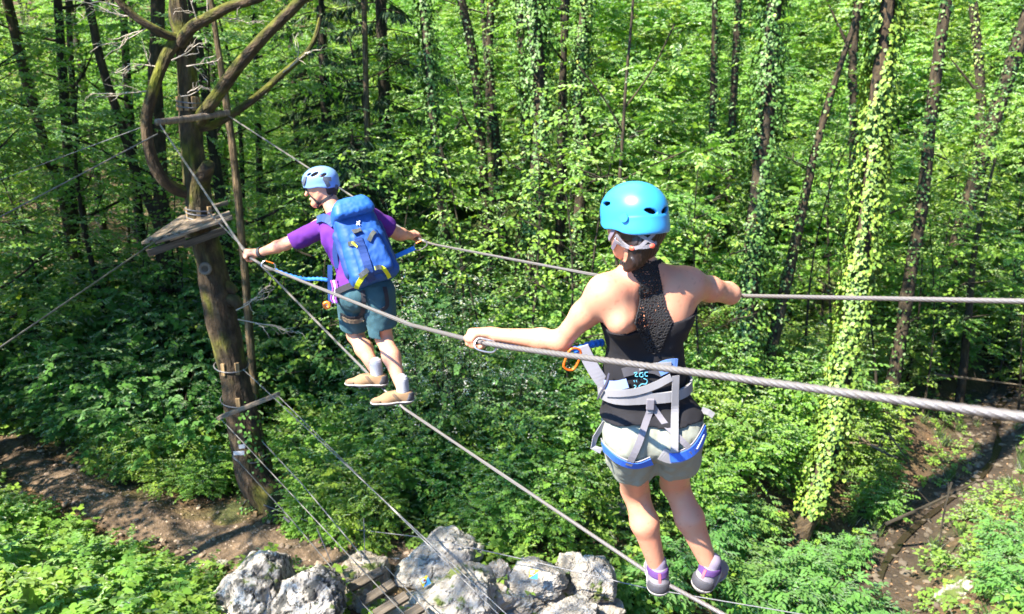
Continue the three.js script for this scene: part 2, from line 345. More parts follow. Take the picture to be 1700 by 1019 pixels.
// ivy round a stem
function ivy(pts, radii, o) {
  const r = rng(o.seed), L = new Leaves(), c = new THREE.CatmullRomCurve3(pts, false, 'centripetal'), len = c.getLength(), n = Math.round(len * o.perM);
  for (let k = 0; k < n; k++) {
    const t = o.t0 + (o.t1 - o.t0) * r(), p = c.getPointAt(t), T = c.getTangentAt(t), a = r() * 6.283;
    if (noise(t * len * 0.9, Math.cos(a) * 1.1 + o.seed, Math.sin(a) * 1.1) < o.gap) continue;
    const N = V(1, 0, 0).cross(T).normalize(), B = V().crossVectors(T, N), dir = V().addScaledVector(N, Math.cos(a)).addScaledVector(B, Math.sin(a));
    const R = lerp(radii[0], radii[1], t) + o.depth * Math.pow(r(), 1.5) * (0.6 + 0.8 * (noise(t * len * 1.7, a, o.seed) + 0.5));
    const q = p.clone().addScaledVector(dir, R), nn = dir.clone().multiplyScalar(0.9).add(V(r.n() * 0.6, 0.45 + r.n() * 0.3, r.n() * 0.6)).normalize(), ld = V(r.n() * 0.6, -1, r.n() * 0.6); ld.addScaledVector(nn, -ld.dot(nn)).normalize();
    const s = o.size * (0.65 + 0.7 * r()), v = 0.8 + 0.4 * r(), base = r() < 0.012 ? GREEN.yellow : mixc(o.c1, o.c2, r());
    L.leaf(q, ld, nn, s, s * 0.95, base.map((x) => x * v), true);
  }
  return L.geo();
}
// stems read off the photograph: [px, py] from the top down, half width in pixels at top and bottom, distance
function stem(line, w, d, o) {
  const pts = line.map(([x, y], i) => P(x, y, Array.isArray(d) ? lerp(d[0], d[1], i / (line.length - 1)) : d)).reverse();
  const last = pts[pts.length - 1], prev = pts[pts.length - 2], up = last.clone().sub(prev).normalize();
  const b = pts[0]; const gy = G(b.x, b.z);
  if (b.y > gy + 0.05) { const q = b.clone().sub(pts[1]).normalize(); const k = (b.y - gy + 0.15) / Math.max(0.3, -q.y); pts.unshift(b.clone().addScaledVector(q, k * 0.7 + 0.0)); pts[0].y = gy - 0.15; }
  const grow = o.grow ?? 6; pts.push(last.clone().addScaledVector(up, grow * 0.5), last.clone().addScaledVector(up, grow).add(V(0.2, 0, 0.1)));
  const m = pxm(pts[1]), r0 = w[1] / m * 0.74, r1 = w[0] / m * 0.68, n = pts.length, radii = pts.map((_, i) => { const t = i / (n - 1); return i >= n - 2 ? r1 * (i === n - 1 ? 0.3 : 0.65) : lerp(r0, r1, i / Math.max(1, n - 3)); });
  radii[0] *= 1.35;
  const base = pts[0].clone(), t = thing(o.name, o.label, 'tree', base, o.group);
  wpart(t, 'trunk', tube(pts, radii, { seg: 10, step: 0.12, rad: lumpy(0.14), col: barkCol(o.base ?? [1, 1, 1], o.moss ?? 0.25), cap: false }), M.bark);
  for (const br of o.limbs ?? []) { const q = br.map(([x, y, dd]) => P(x, y, dd)); wpart(t, 'limb', tube(q, q.map((_, i) => lerp(o.limbW ?? 0.045, 0.012, i / (q.length - 1))), { seg: 6, step: 0.15, rad: lumpy(0.12), col: barkCol([1, 1, 1], 0.2), cap: false }), M.bark); }
  if (o.ivy) wpart(t, 'ivy', ivy(pts, [r0, r1 * 0.8], { seed: o.seed ?? 5, perM: 700, size: 0.055, depth: 0.12, gap: -0.2, t0: 0.02, t1: 0.8, c1: GREEN.ivy, c2: [0.085, 0.19, 0.028], ...o.ivy }), M.gloss);  // default ivy leaf colour darkened to stand for shade on the stems
  if (o.crown !== false) {
    const r = rng((o.seed ?? 5) + 50), top = pts[n - 1], lobes = lobesIn(r, 9, 0, -grow * 0.55, 1.5, 2.2, 1.1).map((l) => [l[0] + top.x, l[1] + top.y, l[2] + top.z, l[3], l[4], l[5]]);
    for (const e of o.tufts ?? []) { const q = P(e[0], e[1], e[2]); lobes.push([q.x, q.y, q.z, e[3], e[3] * 0.6, e[3]]); }
    wpart(t, 'crown', foliage({ seed: (o.seed ?? 5) + 9, lobes, twigs: o.twigs ?? 90, twigL: 0.42, n: 8, len: 0.11, wid: 0.075, c1: GREEN.mid, c2: GREEN.spring, layers: 0.3, floor: -99 }), M.leaf);
  }
  return t;
}
// ---------- trees that the photograph lets one tell apart ----------
const youngIvy = { c1: [0.07, 0.15, 0.024], c2: [0.19, 0.29, 0.03] };  // yellow green of young ivy leaves, their own colour
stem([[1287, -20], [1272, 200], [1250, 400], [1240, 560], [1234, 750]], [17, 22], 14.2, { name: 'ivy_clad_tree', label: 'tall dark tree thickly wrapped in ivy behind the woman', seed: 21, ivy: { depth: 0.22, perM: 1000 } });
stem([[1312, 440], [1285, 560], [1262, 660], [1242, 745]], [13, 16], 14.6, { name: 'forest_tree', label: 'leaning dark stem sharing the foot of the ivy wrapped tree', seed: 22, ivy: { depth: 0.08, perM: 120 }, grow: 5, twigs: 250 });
stem([[1474, -20], [1456, 180], [1432, 420], [1404, 590], [1378, 740], [1345, 850], [1322, 900]], [17, 20], [12.0, 12.0], { name: 'ivy_clad_tree', label: 'sunlit leaning tree covered in bright yellow green ivy', seed: 23, ivy: { depth: 0.15, perM: 1700, size: 0.058, gap: -0.14, ...youngIvy, t0: 0.04, t1: 0.9 }, moss: 0.15, base: [1.3, 1.2, 1.1] });
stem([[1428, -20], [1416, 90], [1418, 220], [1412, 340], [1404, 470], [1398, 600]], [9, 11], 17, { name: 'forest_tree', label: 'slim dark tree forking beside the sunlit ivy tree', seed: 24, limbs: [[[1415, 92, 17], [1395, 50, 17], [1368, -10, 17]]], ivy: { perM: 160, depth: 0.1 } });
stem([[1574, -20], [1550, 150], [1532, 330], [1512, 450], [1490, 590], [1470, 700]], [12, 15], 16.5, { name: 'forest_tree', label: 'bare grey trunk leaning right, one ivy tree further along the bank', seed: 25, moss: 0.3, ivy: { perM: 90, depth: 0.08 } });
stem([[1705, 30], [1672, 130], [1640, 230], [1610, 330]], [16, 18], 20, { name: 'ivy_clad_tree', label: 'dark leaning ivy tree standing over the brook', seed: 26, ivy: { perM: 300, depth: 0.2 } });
stem([[1612, -20], [1624, 90], [1628, 160], [1624, 260]], [10, 12], 24, { name: 'forest_tree', label: 'pale dappled tree with loose ivy across the brook', seed: 27, limbs: [[[1620, 150, 24], [1596, 120, 24], [1572, 90, 24]]], ivy: { perM: 160, ...youngIvy } });
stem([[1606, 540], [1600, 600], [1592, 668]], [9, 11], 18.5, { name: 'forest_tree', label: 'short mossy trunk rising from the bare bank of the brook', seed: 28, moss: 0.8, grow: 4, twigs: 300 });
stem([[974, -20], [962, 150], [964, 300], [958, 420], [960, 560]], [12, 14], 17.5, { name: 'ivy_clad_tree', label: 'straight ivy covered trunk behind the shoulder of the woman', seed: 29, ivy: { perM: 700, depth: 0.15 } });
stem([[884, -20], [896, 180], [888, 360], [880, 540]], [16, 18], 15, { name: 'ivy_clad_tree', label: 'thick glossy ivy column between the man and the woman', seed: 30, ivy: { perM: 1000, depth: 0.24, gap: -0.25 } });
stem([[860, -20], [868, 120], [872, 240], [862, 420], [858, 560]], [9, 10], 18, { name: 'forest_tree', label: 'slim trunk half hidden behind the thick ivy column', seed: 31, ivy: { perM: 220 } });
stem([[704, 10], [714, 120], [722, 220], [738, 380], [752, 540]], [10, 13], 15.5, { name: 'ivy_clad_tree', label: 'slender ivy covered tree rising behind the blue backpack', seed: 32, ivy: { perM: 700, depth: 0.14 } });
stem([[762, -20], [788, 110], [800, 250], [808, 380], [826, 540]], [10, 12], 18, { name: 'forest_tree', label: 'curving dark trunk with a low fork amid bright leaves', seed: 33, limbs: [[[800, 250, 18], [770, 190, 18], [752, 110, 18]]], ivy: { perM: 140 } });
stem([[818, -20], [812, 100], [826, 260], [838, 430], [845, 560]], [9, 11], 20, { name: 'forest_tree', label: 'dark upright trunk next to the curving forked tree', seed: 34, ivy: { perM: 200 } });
stem([[604, -20], [608, 150], [612, 260], [620, 350], [628, 520]], [6, 8], 17, { name: 'forest_tree', label: 'thin straight pale grey trunk above the helmet of the man', seed: 35, base: [1.8, 1.8, 1.8], moss: 0.1 });
stem([[1048, 40], [1040, 130], [1034, 220], [1028, 310], [1022, 480]], [3, 5], 12.5, { name: 'sapling', label: 'thin branching sapling just above the light blue helmet', seed: 36, crown: true, twigs: 260, grow: 3, moss: 0, limbW: 0.014, limbs: [[[1034, 220, 12.5], [1000, 160, 12.3], [960, 110, 12.2]], [[1037, 180, 12.5], [1080, 120, 12.6], [1120, 40, 12.8]], [[1030, 300, 12.5], [1070, 280, 12.4], [1140, 250, 12.2]]], tufts: [[990, 150, 12.3, 0.7], [1100, 80, 12.6, 0.8], [1150, 240, 12.3, 0.6]] });
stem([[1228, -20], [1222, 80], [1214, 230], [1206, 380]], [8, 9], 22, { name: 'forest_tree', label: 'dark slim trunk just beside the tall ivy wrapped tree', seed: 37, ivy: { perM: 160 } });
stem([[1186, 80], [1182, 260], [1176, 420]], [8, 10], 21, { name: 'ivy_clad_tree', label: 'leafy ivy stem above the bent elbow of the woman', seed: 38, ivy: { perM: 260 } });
stem([[935, 60], [938, 240], [932, 420]], [6, 8], 20, { name: 'forest_tree', label: 'thin dark stem in the gap beside the ivy column', seed: 39 });
stem([[262, -20], [262, 60], [258, 120], [262, 220]], [15, 17], 15, { name: 'forest_tree', label: 'thick brown trunk right behind the fork of the platform tree', seed: 40, moss: 0.35 });
stem([[376, 170], [386, 240], [396, 330], [404, 420], [415, 560]], [8, 9], 12.2, { name: 'forest_tree', label: 'pale spotted birch like stem behind the platform tree', seed: 41, base: [2.3, 2.2, 2.0], moss: 0.1, grow: 4, twigs: 220 });
stem([[150, 20], [170, 110], [200, 200], [228, 290], [262, 372]], [9, 11], 15, { name: 'forest_tree', label: 'dark trunk leaning towards the wooden platform', seed: 42, moss: 0.3 });
stem([[18, 30], [40, 120], [72, 230], [102, 320], [120, 420]], [9, 11], 16, { name: 'forest_tree', label: 'mottled grey trunk deep in the dark wood beyond the path', seed: 43, base: [1.6, 1.5, 1.3] });
stem([[112, -20], [118, 100], [126, 220], [138, 360]], [6, 8], 18, { name: 'forest_tree', label: 'straight dark pole of a trunk in the shaded wood', seed: 44 });
stem([[60, 170], [82, 260], [108, 340]], [6, 8], 19, { name: 'forest_tree', label: 'slanting thin trunk behind the mottled grey one', seed: 45, base: [1.5, 1.4, 1.2] });

// spruce boughs hang in dark curtains behind the man
function spruce(px, py, d, h, label, seed) {
  const b = P(px, py, d), gy = G(b.x, b.z), base = V(b.x, gy - 0.1, b.z), t = thing('spruce_tree', label, 'spruce', base), r = rng(seed), L = new Leaves(), gs = [];
  wpart(t, 'trunk', tube([base.clone(), base.clone().add(V(0.05, h * 0.5, 0)), base.clone().add(V(0, h, 0))], [0.2, 0.13, 0.02], { seg: 9, step: 0.3, rad: lumpy(0.1), cap: false }), M.barkPlain);
  for (let k = 0; k < 90; k++) {
    const y = lerp(0.12, 0.98, k / 90) * h, a = k * 2.4 + r(), len = (1 - y / h) * 2.3 * (0.75 + 0.4 * r()) + 0.25, p = base.clone().add(V(0, y, 0)), dir = V(Math.cos(a), 0, Math.sin(a));
    const e = p.clone().addScaledVector(dir, len).add(V(0, -len * 0.22, 0));
    gs.push(tube([p, p.clone().lerp(e, 0.5).add(V(0, 0.05, 0)), e], [0.02, 0.013, 0.004], { seg: 4, step: 0.5, cap: false }));
    const n = Math.round(len * 26);
    for (let i = 0; i < n; i++) {
      const u = 0.12 + 0.88 * Math.pow(r(), 0.8), q = p.clone().lerp(e, u), sd = r() < 0.5 ? 1 : -1, s = V(-dir.z, 0, dir.x);
      for (let j = 0; j < 3; j++) { const ld = V().addScaledVector(dir, 0.3 + r() * 0.4).addScaledVector(s, sd * (0.25 + 0.5 * r())); ld.y -= 0.5 + 0.8 * r(); ld.normalize(); const v = 0.7 + 0.6 * r(), nn = V(r.n(), 0.6, r.n()); nn.addScaledVector(ld, -nn.dot(ld)).normalize(); L.leaf(q, ld, nn, 0.2 + 0.22 * r(), 0.028, mixc(GREEN.spruce, GREEN.deep, r() * 0.35).map((x) => x * v), false); }
    }
  }
  wpart(t, 'branches', mergeGeometries(gs), M.barkPlain); wpart(t, 'crown', L.geo(), M.gloss);
}
spruce(640, 300, 19.5, 15, 'tall dark spruce with drooping boughs behind the thin grey trunk', 301);
spruce(545, 300, 22, 13, 'second dark spruce standing in the shade behind the mossy limbs', 302);
spruce(590, 340, 15.5, 5.2, 'young spruce with dark low boughs right behind the man', 303);

// ---------- the wood round about, filled in between ----------
{
  const r = rng(77), spots = [];
  const far = (x, d, m) => spots.every((s) => (s[0] - x) ** 2 + (s[1] - d) ** 2 > m * m);
  const tallL = ['tall slim tree with @ crown in the shaded wood beyond the path', 'tall @ trees of the shaded wood'], lowL = ['low spreading tree with @ layered leaves in the shaded wood', 'low @ trees of the shaded wood'];
  const tallR = ['tall slim tree with @ crown in the sunny wood beyond the brook', 'tall @ trees of the sunny wood'], lowR = ['low spreading tree with @ leaves in the sunny wood', 'low @ trees of the sunny wood'];
  const add = (k, x, d, s, l) => { spots.push([x, d]); plantTree(k, Math.floor(r() * 3), V(x, G(x, -d) - 0.05, -d), s, r() * 6.283, k === 'tall' ? 'forest_tree' : 'understory_tree', l[0], l[1]); };
  // trees along the left, the unseen ones put in to shade the path and the dark wood
  for (const [x, d, k, s] of [[-10.5, 9.5, 'tall', 0.85], [-13, 12.5, 'tall', 0.95], [-10.2, 13.6, 'dark', 1.0], [-16, 15, 'tall', 1], [-9.2, 16.5, 'tall', 0.9], [-7.6, 14.6, 'dark', 0.85], [-12, 18, 'dark', 1.1], [-5.6, 15.5, 'tall', 0.9], [-6.5, 18.5, 'dark', 1.1], [-9.8, 21, 'tall', 1], [-3.4, 17.5, 'dark', 1.0], [-8.6, 11.9, 'tall', 0.72], [-11.5, 8.2, 'dark', 1.2]]) add(k, x, d, s, k === 'tall' ? tallL : lowL);
  for (let i = 0; i < 4000; i++) {
    const d = lerp(14, 60, Math.pow(r(), 0.75)), x = r.u(-0.78, 0.8) * d, a = x / d, left = a < -0.2, m = left ? 2.1 + 0.02 * d : d < 24 ? 2.7 : 2.4;
    if (!far(x, d, m) || Math.abs(streamX(d) - x) < 1.3 || (x > 3.5 && d < 19) || (a > -0.2 && a < 0.25 && d < 16)) continue;
    if (left) { const k = r() < (a > -0.28 ? 0.2 : 0.45) ? 'tall' : r() < 0.6 ? 'dark' : 'under'; add(k, x, d, r.u(0.72, 1.1), k === 'tall' ? tallL : lowL); }
    else if (r() < (d > 25 ? 0.05 : 0.12)) add('tall', x, d, r.u(0.7, 0.9), tallR);
    else add('sunny', x, d, r.u(0.5, 0.85), lowR);
  }
  plantTree('canopy', 0, V(-7.4, G(-7.4, -6.4), -6.4), 0.78, 1.0, 'forest_tree', 'unseen tree with high @ canopy added to shade the boulders', 'unseen @ trees added for shade');  // out of view, added to shade the ground around the boulders
  plantTree('canopy', 0, V(-12.4, G(-12.4, -9), -9), 1, 3.0, 'forest_tree', 'unseen tree with high @ canopy added for shade by the path', 'unseen @ trees added for shade by the path');  // also out of view, put in for its shade
  for (const [x, d, t] of [[-7.6, 4.6, 2.9]]) plantTree('canopy', 0, V(x, G(x, -d), -d), 0.8, t, 'forest_tree', 'unseen tree with high @ canopy added for shade near the lichen speckled boulder', 'unseen @ trees added for shade near the boulders');  // unseen tree added to darken the rocks and shrubs below
  for (const [x, d, t] of [[-13, 9.2, 0.5], [-11, 11, 2.2], [-14.5, 12.5, 5.2], [-10, 13.4, 3.6], [-12.5, 16.5, 1.5]]) plantTree('canopy', 0, V(x, G(x, -d), -d), 1.0, t, 'forest_tree', 'unseen tree with high @ canopy added to shade the wood edge', 'unseen @ trees added to shade the wood');  // unseen canopies added to deepen the shade on the left
  plantTree('canopy', 0, V(-14, G(-14, -14), -14), 1.05, 4.4, 'forest_tree', 'unseen tree with high @ canopy added to shade the wood edge', 'unseen @ trees added to shade the wood');  // one more unseen tree added for shade
  // the slope across the valley
  const hill = []; let tries = 0;
  while (hill.length < 40 && tries++ < 6000) {
    const d = r.u(60, 125), x = r.u(-0.75, 0.8) * d, m = 4.2;
    if (!hill.every((s) => (s[0] - x) ** 2 + (s[1] - d) ** 2 > m * m)) continue;
    hill.push([x, d]);
    plantTree('far', Math.floor(r() * 3), V(x, G(x, -d) - 0.1, -d), r.u(0.8, 1.25), r() * 6.283, 'hillside_tree', 'round sunlit @ tree on the slope across the valley', '@ trees on the far slope');
  }
}

// thin bare-limbed saplings between the trunks
{
  const r = rng(808), kinds = [1, 2, 3].map((s) => treeKind(1000 + s * 13, { h: 4.6, r: 0.026, bend: 0.35, limbs: 8, from: 0.25, reach: 1.1, lift: 0.6, lobe: 0.4, twigs: 110, len: 0.09, wid: 0.06, c1: GREEN.mid, c2: GREEN.spring, tilt: 0.7, n: 6 }));
  for (const [px, py, s] of [[455, 690, 0.9], [540, 720, 1.0], [612, 745, 0.9], [675, 700, 1.1], [760, 715, 1.2], [815, 760, 0.9], [872, 705, 1.2], [925, 745, 1.1], [985, 700, 1.2], [1160, 700, 1.1], [1200, 650, 1.2], [1330, 650, 1.2], [1375, 640, 1.3], [1455, 690, 1.1], [1500, 655, 1.2], [1560, 640, 1.3], [1530, 690, 1.0], [1650, 650, 1.2], [1690, 690, 1.0], [340, 680, 1.0], [250, 690, 1.0], [90, 640, 1.2]]) {
    const p = groundAt(px, py), k = kinds[Math.floor(r() * 3)], bare = px > 1140, t = thing('sapling', bare ? 'thin sapling with sparse leaves near the brook' : px < 400 ? 'thin sapling among the hazel shrubs by the path' : 'thin sapling among the shrubs under the cables', 'sapling', p, bare ? 'saplings near the brook' : px < 400 ? 'saplings by the path' : 'saplings under the cables');
    t.rotation.set(r.n() * 0.12, r() * 6.283, r.n() * 0.12); t.scale.setScalar(s); part(t, 'trunk', k.trunk, M.barkPlain); part(t, 'crown', k.crown, M.leaf);
  }
}
// ---------- shrubs ----------
function shrubKind(seed, o) {
  const r = rng(seed), stems = [], lobes = [];
  for (let k = 0; k < o.stems; k++) { const a = k / o.stems * 6.283 + r(), q = o.R * (0.25 + 0.6 * r()), h = o.h * (0.6 + 0.4 * r()), e = V(Math.cos(a) * q, h, Math.sin(a) * q); stems.push(tube([V(Math.cos(a) * 0.04, -0.1, Math.sin(a) * 0.04), e.clone().multiplyScalar(0.5).add(V(0, h * 0.12, 0)), e], [0.014, 0.01, 0.003], { seg: 4, step: 0.25, cap: false })); lobes.push([e.x, e.y * 0.85, e.z, o.lobe, o.lobe * 0.7, o.lobe], [e.x * 0.8, e.y * 0.45, e.z * 0.8, o.lobe, o.lobe * 0.6, o.lobe]); }
  const crown = foliage({ seed: seed + 3, lobes, twigs: o.twigs, twigL: o.twigL ?? 0.26, n: o.n ?? 8, len: o.len ?? 0.075, wid: o.wid ?? 0.052, c1: o.c1, c2: o.c2, round: o.round ?? true, layers: o.layers, tilt: o.tilt ?? 0.5, rise: o.rise });
  let flowers = null;
  if (o.flowers) { const L = new Leaves(); for (let k = 0; k < o.flowers; k++) { const b = r.pick(lobes), a = r() * 6.283, cz = r.u(-0.1, 1), cr = Math.sqrt(1 - cz * cz), p = V(b[0] + Math.cos(a) * cr * b[3] * 1.02, b[1] + cz * b[4] * 1.05, b[2] + Math.sin(a) * cr * b[5] * 1.02); for (let j = 0; j < 7; j++) { const q = p.clone().add(V(r.n() * 0.05, r.n() * 0.03, r.n() * 0.05)), n = V(r.n() * 0.7, 1, r.n() * 0.7).normalize(), d = V(1, 0, r.n()).cross(n).normalize(); L.leaf(q, d, n, 0.024, 0.024, [0.75, 0.78, 0.7], false); } } flowers = L.geo(); }
  return { stems: mergeGeometries(stems), crown, flowers };
}
const SHRUB = {
  hazel: [1, 2, 3].map((s) => shrubKind(500 + s * 11, { stems: 9, R: 1.0, h: 1.9, lobe: 0.5, twigs: 420, len: 0.085, wid: 0.065, c1: GREEN.deep, c2: GREEN.mid, layers: 0.22 })),
  bright: [1, 2, 3].map((s) => shrubKind(600 + s * 11, { stems: 9, R: 0.7, h: 1.1, lobe: 0.36, twigs: 320, len: 0.07, wid: 0.05, c1: GREEN.mid, c2: GREEN.spring, rise: 0.25 })),
  herb: [1, 2, 3].map((s) => shrubKind(700 + s * 11, { stems: 11, R: 0.5, h: 0.5, lobe: 0.24, twigs: 190, twigL: 0.2, len: 0.075, wid: 0.058, c1: GREEN.mid, c2: GREEN.spring, tilt: 0.4 })),
  pale: [1, 2].map((s) => shrubKind(800 + s * 11, { stems: 10, R: 0.55, h: 0.65, lobe: 0.3, twigs: 180, twigL: 0.22, len: 0.1, wid: 0.045, c1: GREEN.mid, c2: GREEN.pale, tilt: 0.35, n: 7 })),
  thorn: [1, 2].map((s) => shrubKind(900 + s * 11, { stems: 10, R: 1.0, h: 2.2, lobe: 0.5, twigs: 420, len: 0.05, wid: 0.038, c1: GREEN.deep, c2: GREEN.pale, layers: 0.25, flowers: 150 })),
};
const SH = {
  hazel: ['hazel_shrub', 'broad hazel shrub with @ layered leaves', 'shrub'], bright: ['leafy_shrub', 'upright shrub with @ leaves', 'shrub'], herb: ['herb_clump', 'low clump of @ herbs', 'plant'],
  pale: ['elder_shrub', 'low elder with @ narrow leaflets', 'shrub'], thorn: ['hawthorn_shrub', '@ hawthorn shrub dusted with small white flowers', 'shrub'],
};
{
  const r = rng(55);
  const put = (kind, px, py, s, where) => {
    const p = groundAt(px, py), k = SHRUB[kind][Math.floor(r() * SHRUB[kind].length)], [n, l0, c] = SH[kind], ti = M.tints[Math.floor(r() * 3)], l = l0.replace('@', ti[0]), t = thing(n, l + ' ' + where, c, p, l + ' ' + where);
    t.rotation.y = r() * 6.283; t.scale.set(s, s * r.u(0.9, 1.15), s);
    part(t, 'stems', k.stems, M.barkPlain); part(t, 'foliage', k.crown, ti[1]); if (k.flowers) part(t, 'flowers', k.flowers, M.leaf, 'clusters of small white blossom');
  };
  const rows = (kind, list, where) => list.forEach(([x, y, s]) => put(kind, x, y, s, where));
  rows('hazel', [[-10, 700, 1.2], [70, 690, 1.25], [150, 720, 1.2], [215, 745, 1.1], [290, 770, 1.05], [20, 640, 1.4], [120, 640, 1.4], [220, 660, 1.4], [310, 690, 1.3], [60, 580, 1.5], [180, 590, 1.5], [300, 610, 1.4], [350, 640, 1.3]], 'between the path and the shaded wood');
  rows('bright', [[230, 795, 0.6], [290, 815, 0.6], [340, 825, 0.55], [190, 770, 0.6], [375, 815, 0.6], [120, 735, 0.6], [260, 780, 0.75], [320, 795, 0.75]], 'on the far edge of the path');
  rows('herb', [[120, 900, 0.5], [200, 935, 0.5], [60, 880, 0.55], [262, 962, 0.5], [10, 905, 0.85], [60, 930, 0.8], [110, 950, 0.75], [170, 965, 0.7], [20, 965, 0.95], [90, 985, 0.95], [160, 1005, 0.9], [230, 985, 0.7], [215, 1030, 0.95], [285, 1010, 0.65], [50, 1035, 1.1], [130, 1050, 1.1], [270, 1060, 0.95], [200, 1085, 1.2], [-30, 1010, 1.2], [-30, 930, 1.0], [70, 1100, 1.3], [-10, 860, 0.7], [320, 1050, 0.7], [330, 1090, 0.9]], 'on the near side of the path');
  rows('bright', [[430, 700, 1.1], [500, 760, 0.9], [520, 800, 0.95], [540, 850, 0.9], [590, 860, 0.9], [640, 850, 0.95], [700, 840, 1.0], [600, 800, 1.1], [660, 790, 1.1], [730, 790, 1.1], [520, 880, 0.6], [620, 895, 0.6]], 'behind the grey boulders');
  rows('bright', [[780, 860, 0.9], [840, 870, 0.9], [900, 870, 0.95], [820, 905, 0.65], [890, 910, 0.6], [960, 860, 0.8], [780, 800, 1.2], [860, 800, 1.2], [940, 790, 1.2]], 'between the boulders and the hawthorn');
  rows('thorn', [[690, 800, 1.05], [780, 790, 1.15], [850, 780, 1.0], [735, 770, 1.25]], 'under the foot cable');
  rows('hazel', [[430, 680, 1.3], [510, 700, 1.3], [590, 690, 1.3], [480, 630, 1.4], [560, 620, 1.4], [640, 640, 1.4], [720, 640, 1.3], [400, 600, 1.4]], 'in the deep shade behind the leaning trunk');
  rows('bright', [[900, 700, 1.4], [960, 720, 1.4], [1000, 760, 1.3], [930, 640, 1.6], [850, 650, 1.6], [1010, 680, 1.5], [780, 660, 1.5], [1170, 690, 1.3], [1180, 760, 1.2], [1220, 800, 1.1], [1040, 820, 0.9], [1150, 850, 0.9]], 'in the wood behind the woman');
  rows('bright', [[1290, 800, 1.0], [1300, 720, 1.2], [1350, 680, 1.3], [1420, 720, 1.1], [1440, 800, 0.9], [1360, 760, 0.9], [1480, 640, 1.3], [1550, 620, 1.3], [1640, 600, 1.4], [1700, 640, 1.3], [1500, 560, 1.6], [1600, 560, 1.5], [1700, 560, 1.6], [1450, 860, 0.7], [1280, 640, 1.4]], 'along the bank of the brook');
  rows('pale', [[1230, 960, 1.0], [1290, 980, 1.05], [1340, 960, 0.9], [1260, 1030, 1.1], [1350, 1040, 1.1], [1180, 900, 0.9], [1240, 880, 0.8], [1400, 930, 0.7], [1120, 960, 0.9], [1060, 1010, 0.9], [1430, 1050, 0.9]], 'by the foot of the sunlit ivy tree');
  rows('pale', [[1695, 930, 0.8], [1665, 985, 0.7], [1705, 1000, 0.85]], 'on the right bank of the brook');
  rows('herb', [[500, 885, 0.5], [330, 1000, 0.4], [560, 900, 0.5], [760, 935, 0.4], [830, 985, 0.35], [620, 920, 0.4]], 'tucked between stones beside the path');
}
// ---------- undergrowth that closes the slope beyond the brook ----------
{
  const r = rng(404), ms = [];
  while (ms.length < 320) { const d = lerp(17, 64, Math.pow(r(), 0.8)), x = r.u(-0.32, 0.82) * d; if (Math.abs(streamX(d) - x) < 1.8 || (x > 4 && d < 20)) continue; ms.push(new THREE.Matrix4().compose(V(x, G(x, -d) - 0.1, -d), new THREE.Quaternion().setFromAxisAngle(V(0, 1, 0), r() * 6.283), V(1, 1, 1).multiplyScalar(r.u(1.3, 2.3)))); }
  stuff('undergrowth', SHRUB.bright[1].crown, M.leaf, ms, null, 'dense leafy undergrowth covering the slope beyond the brook', 'undergrowth');
}
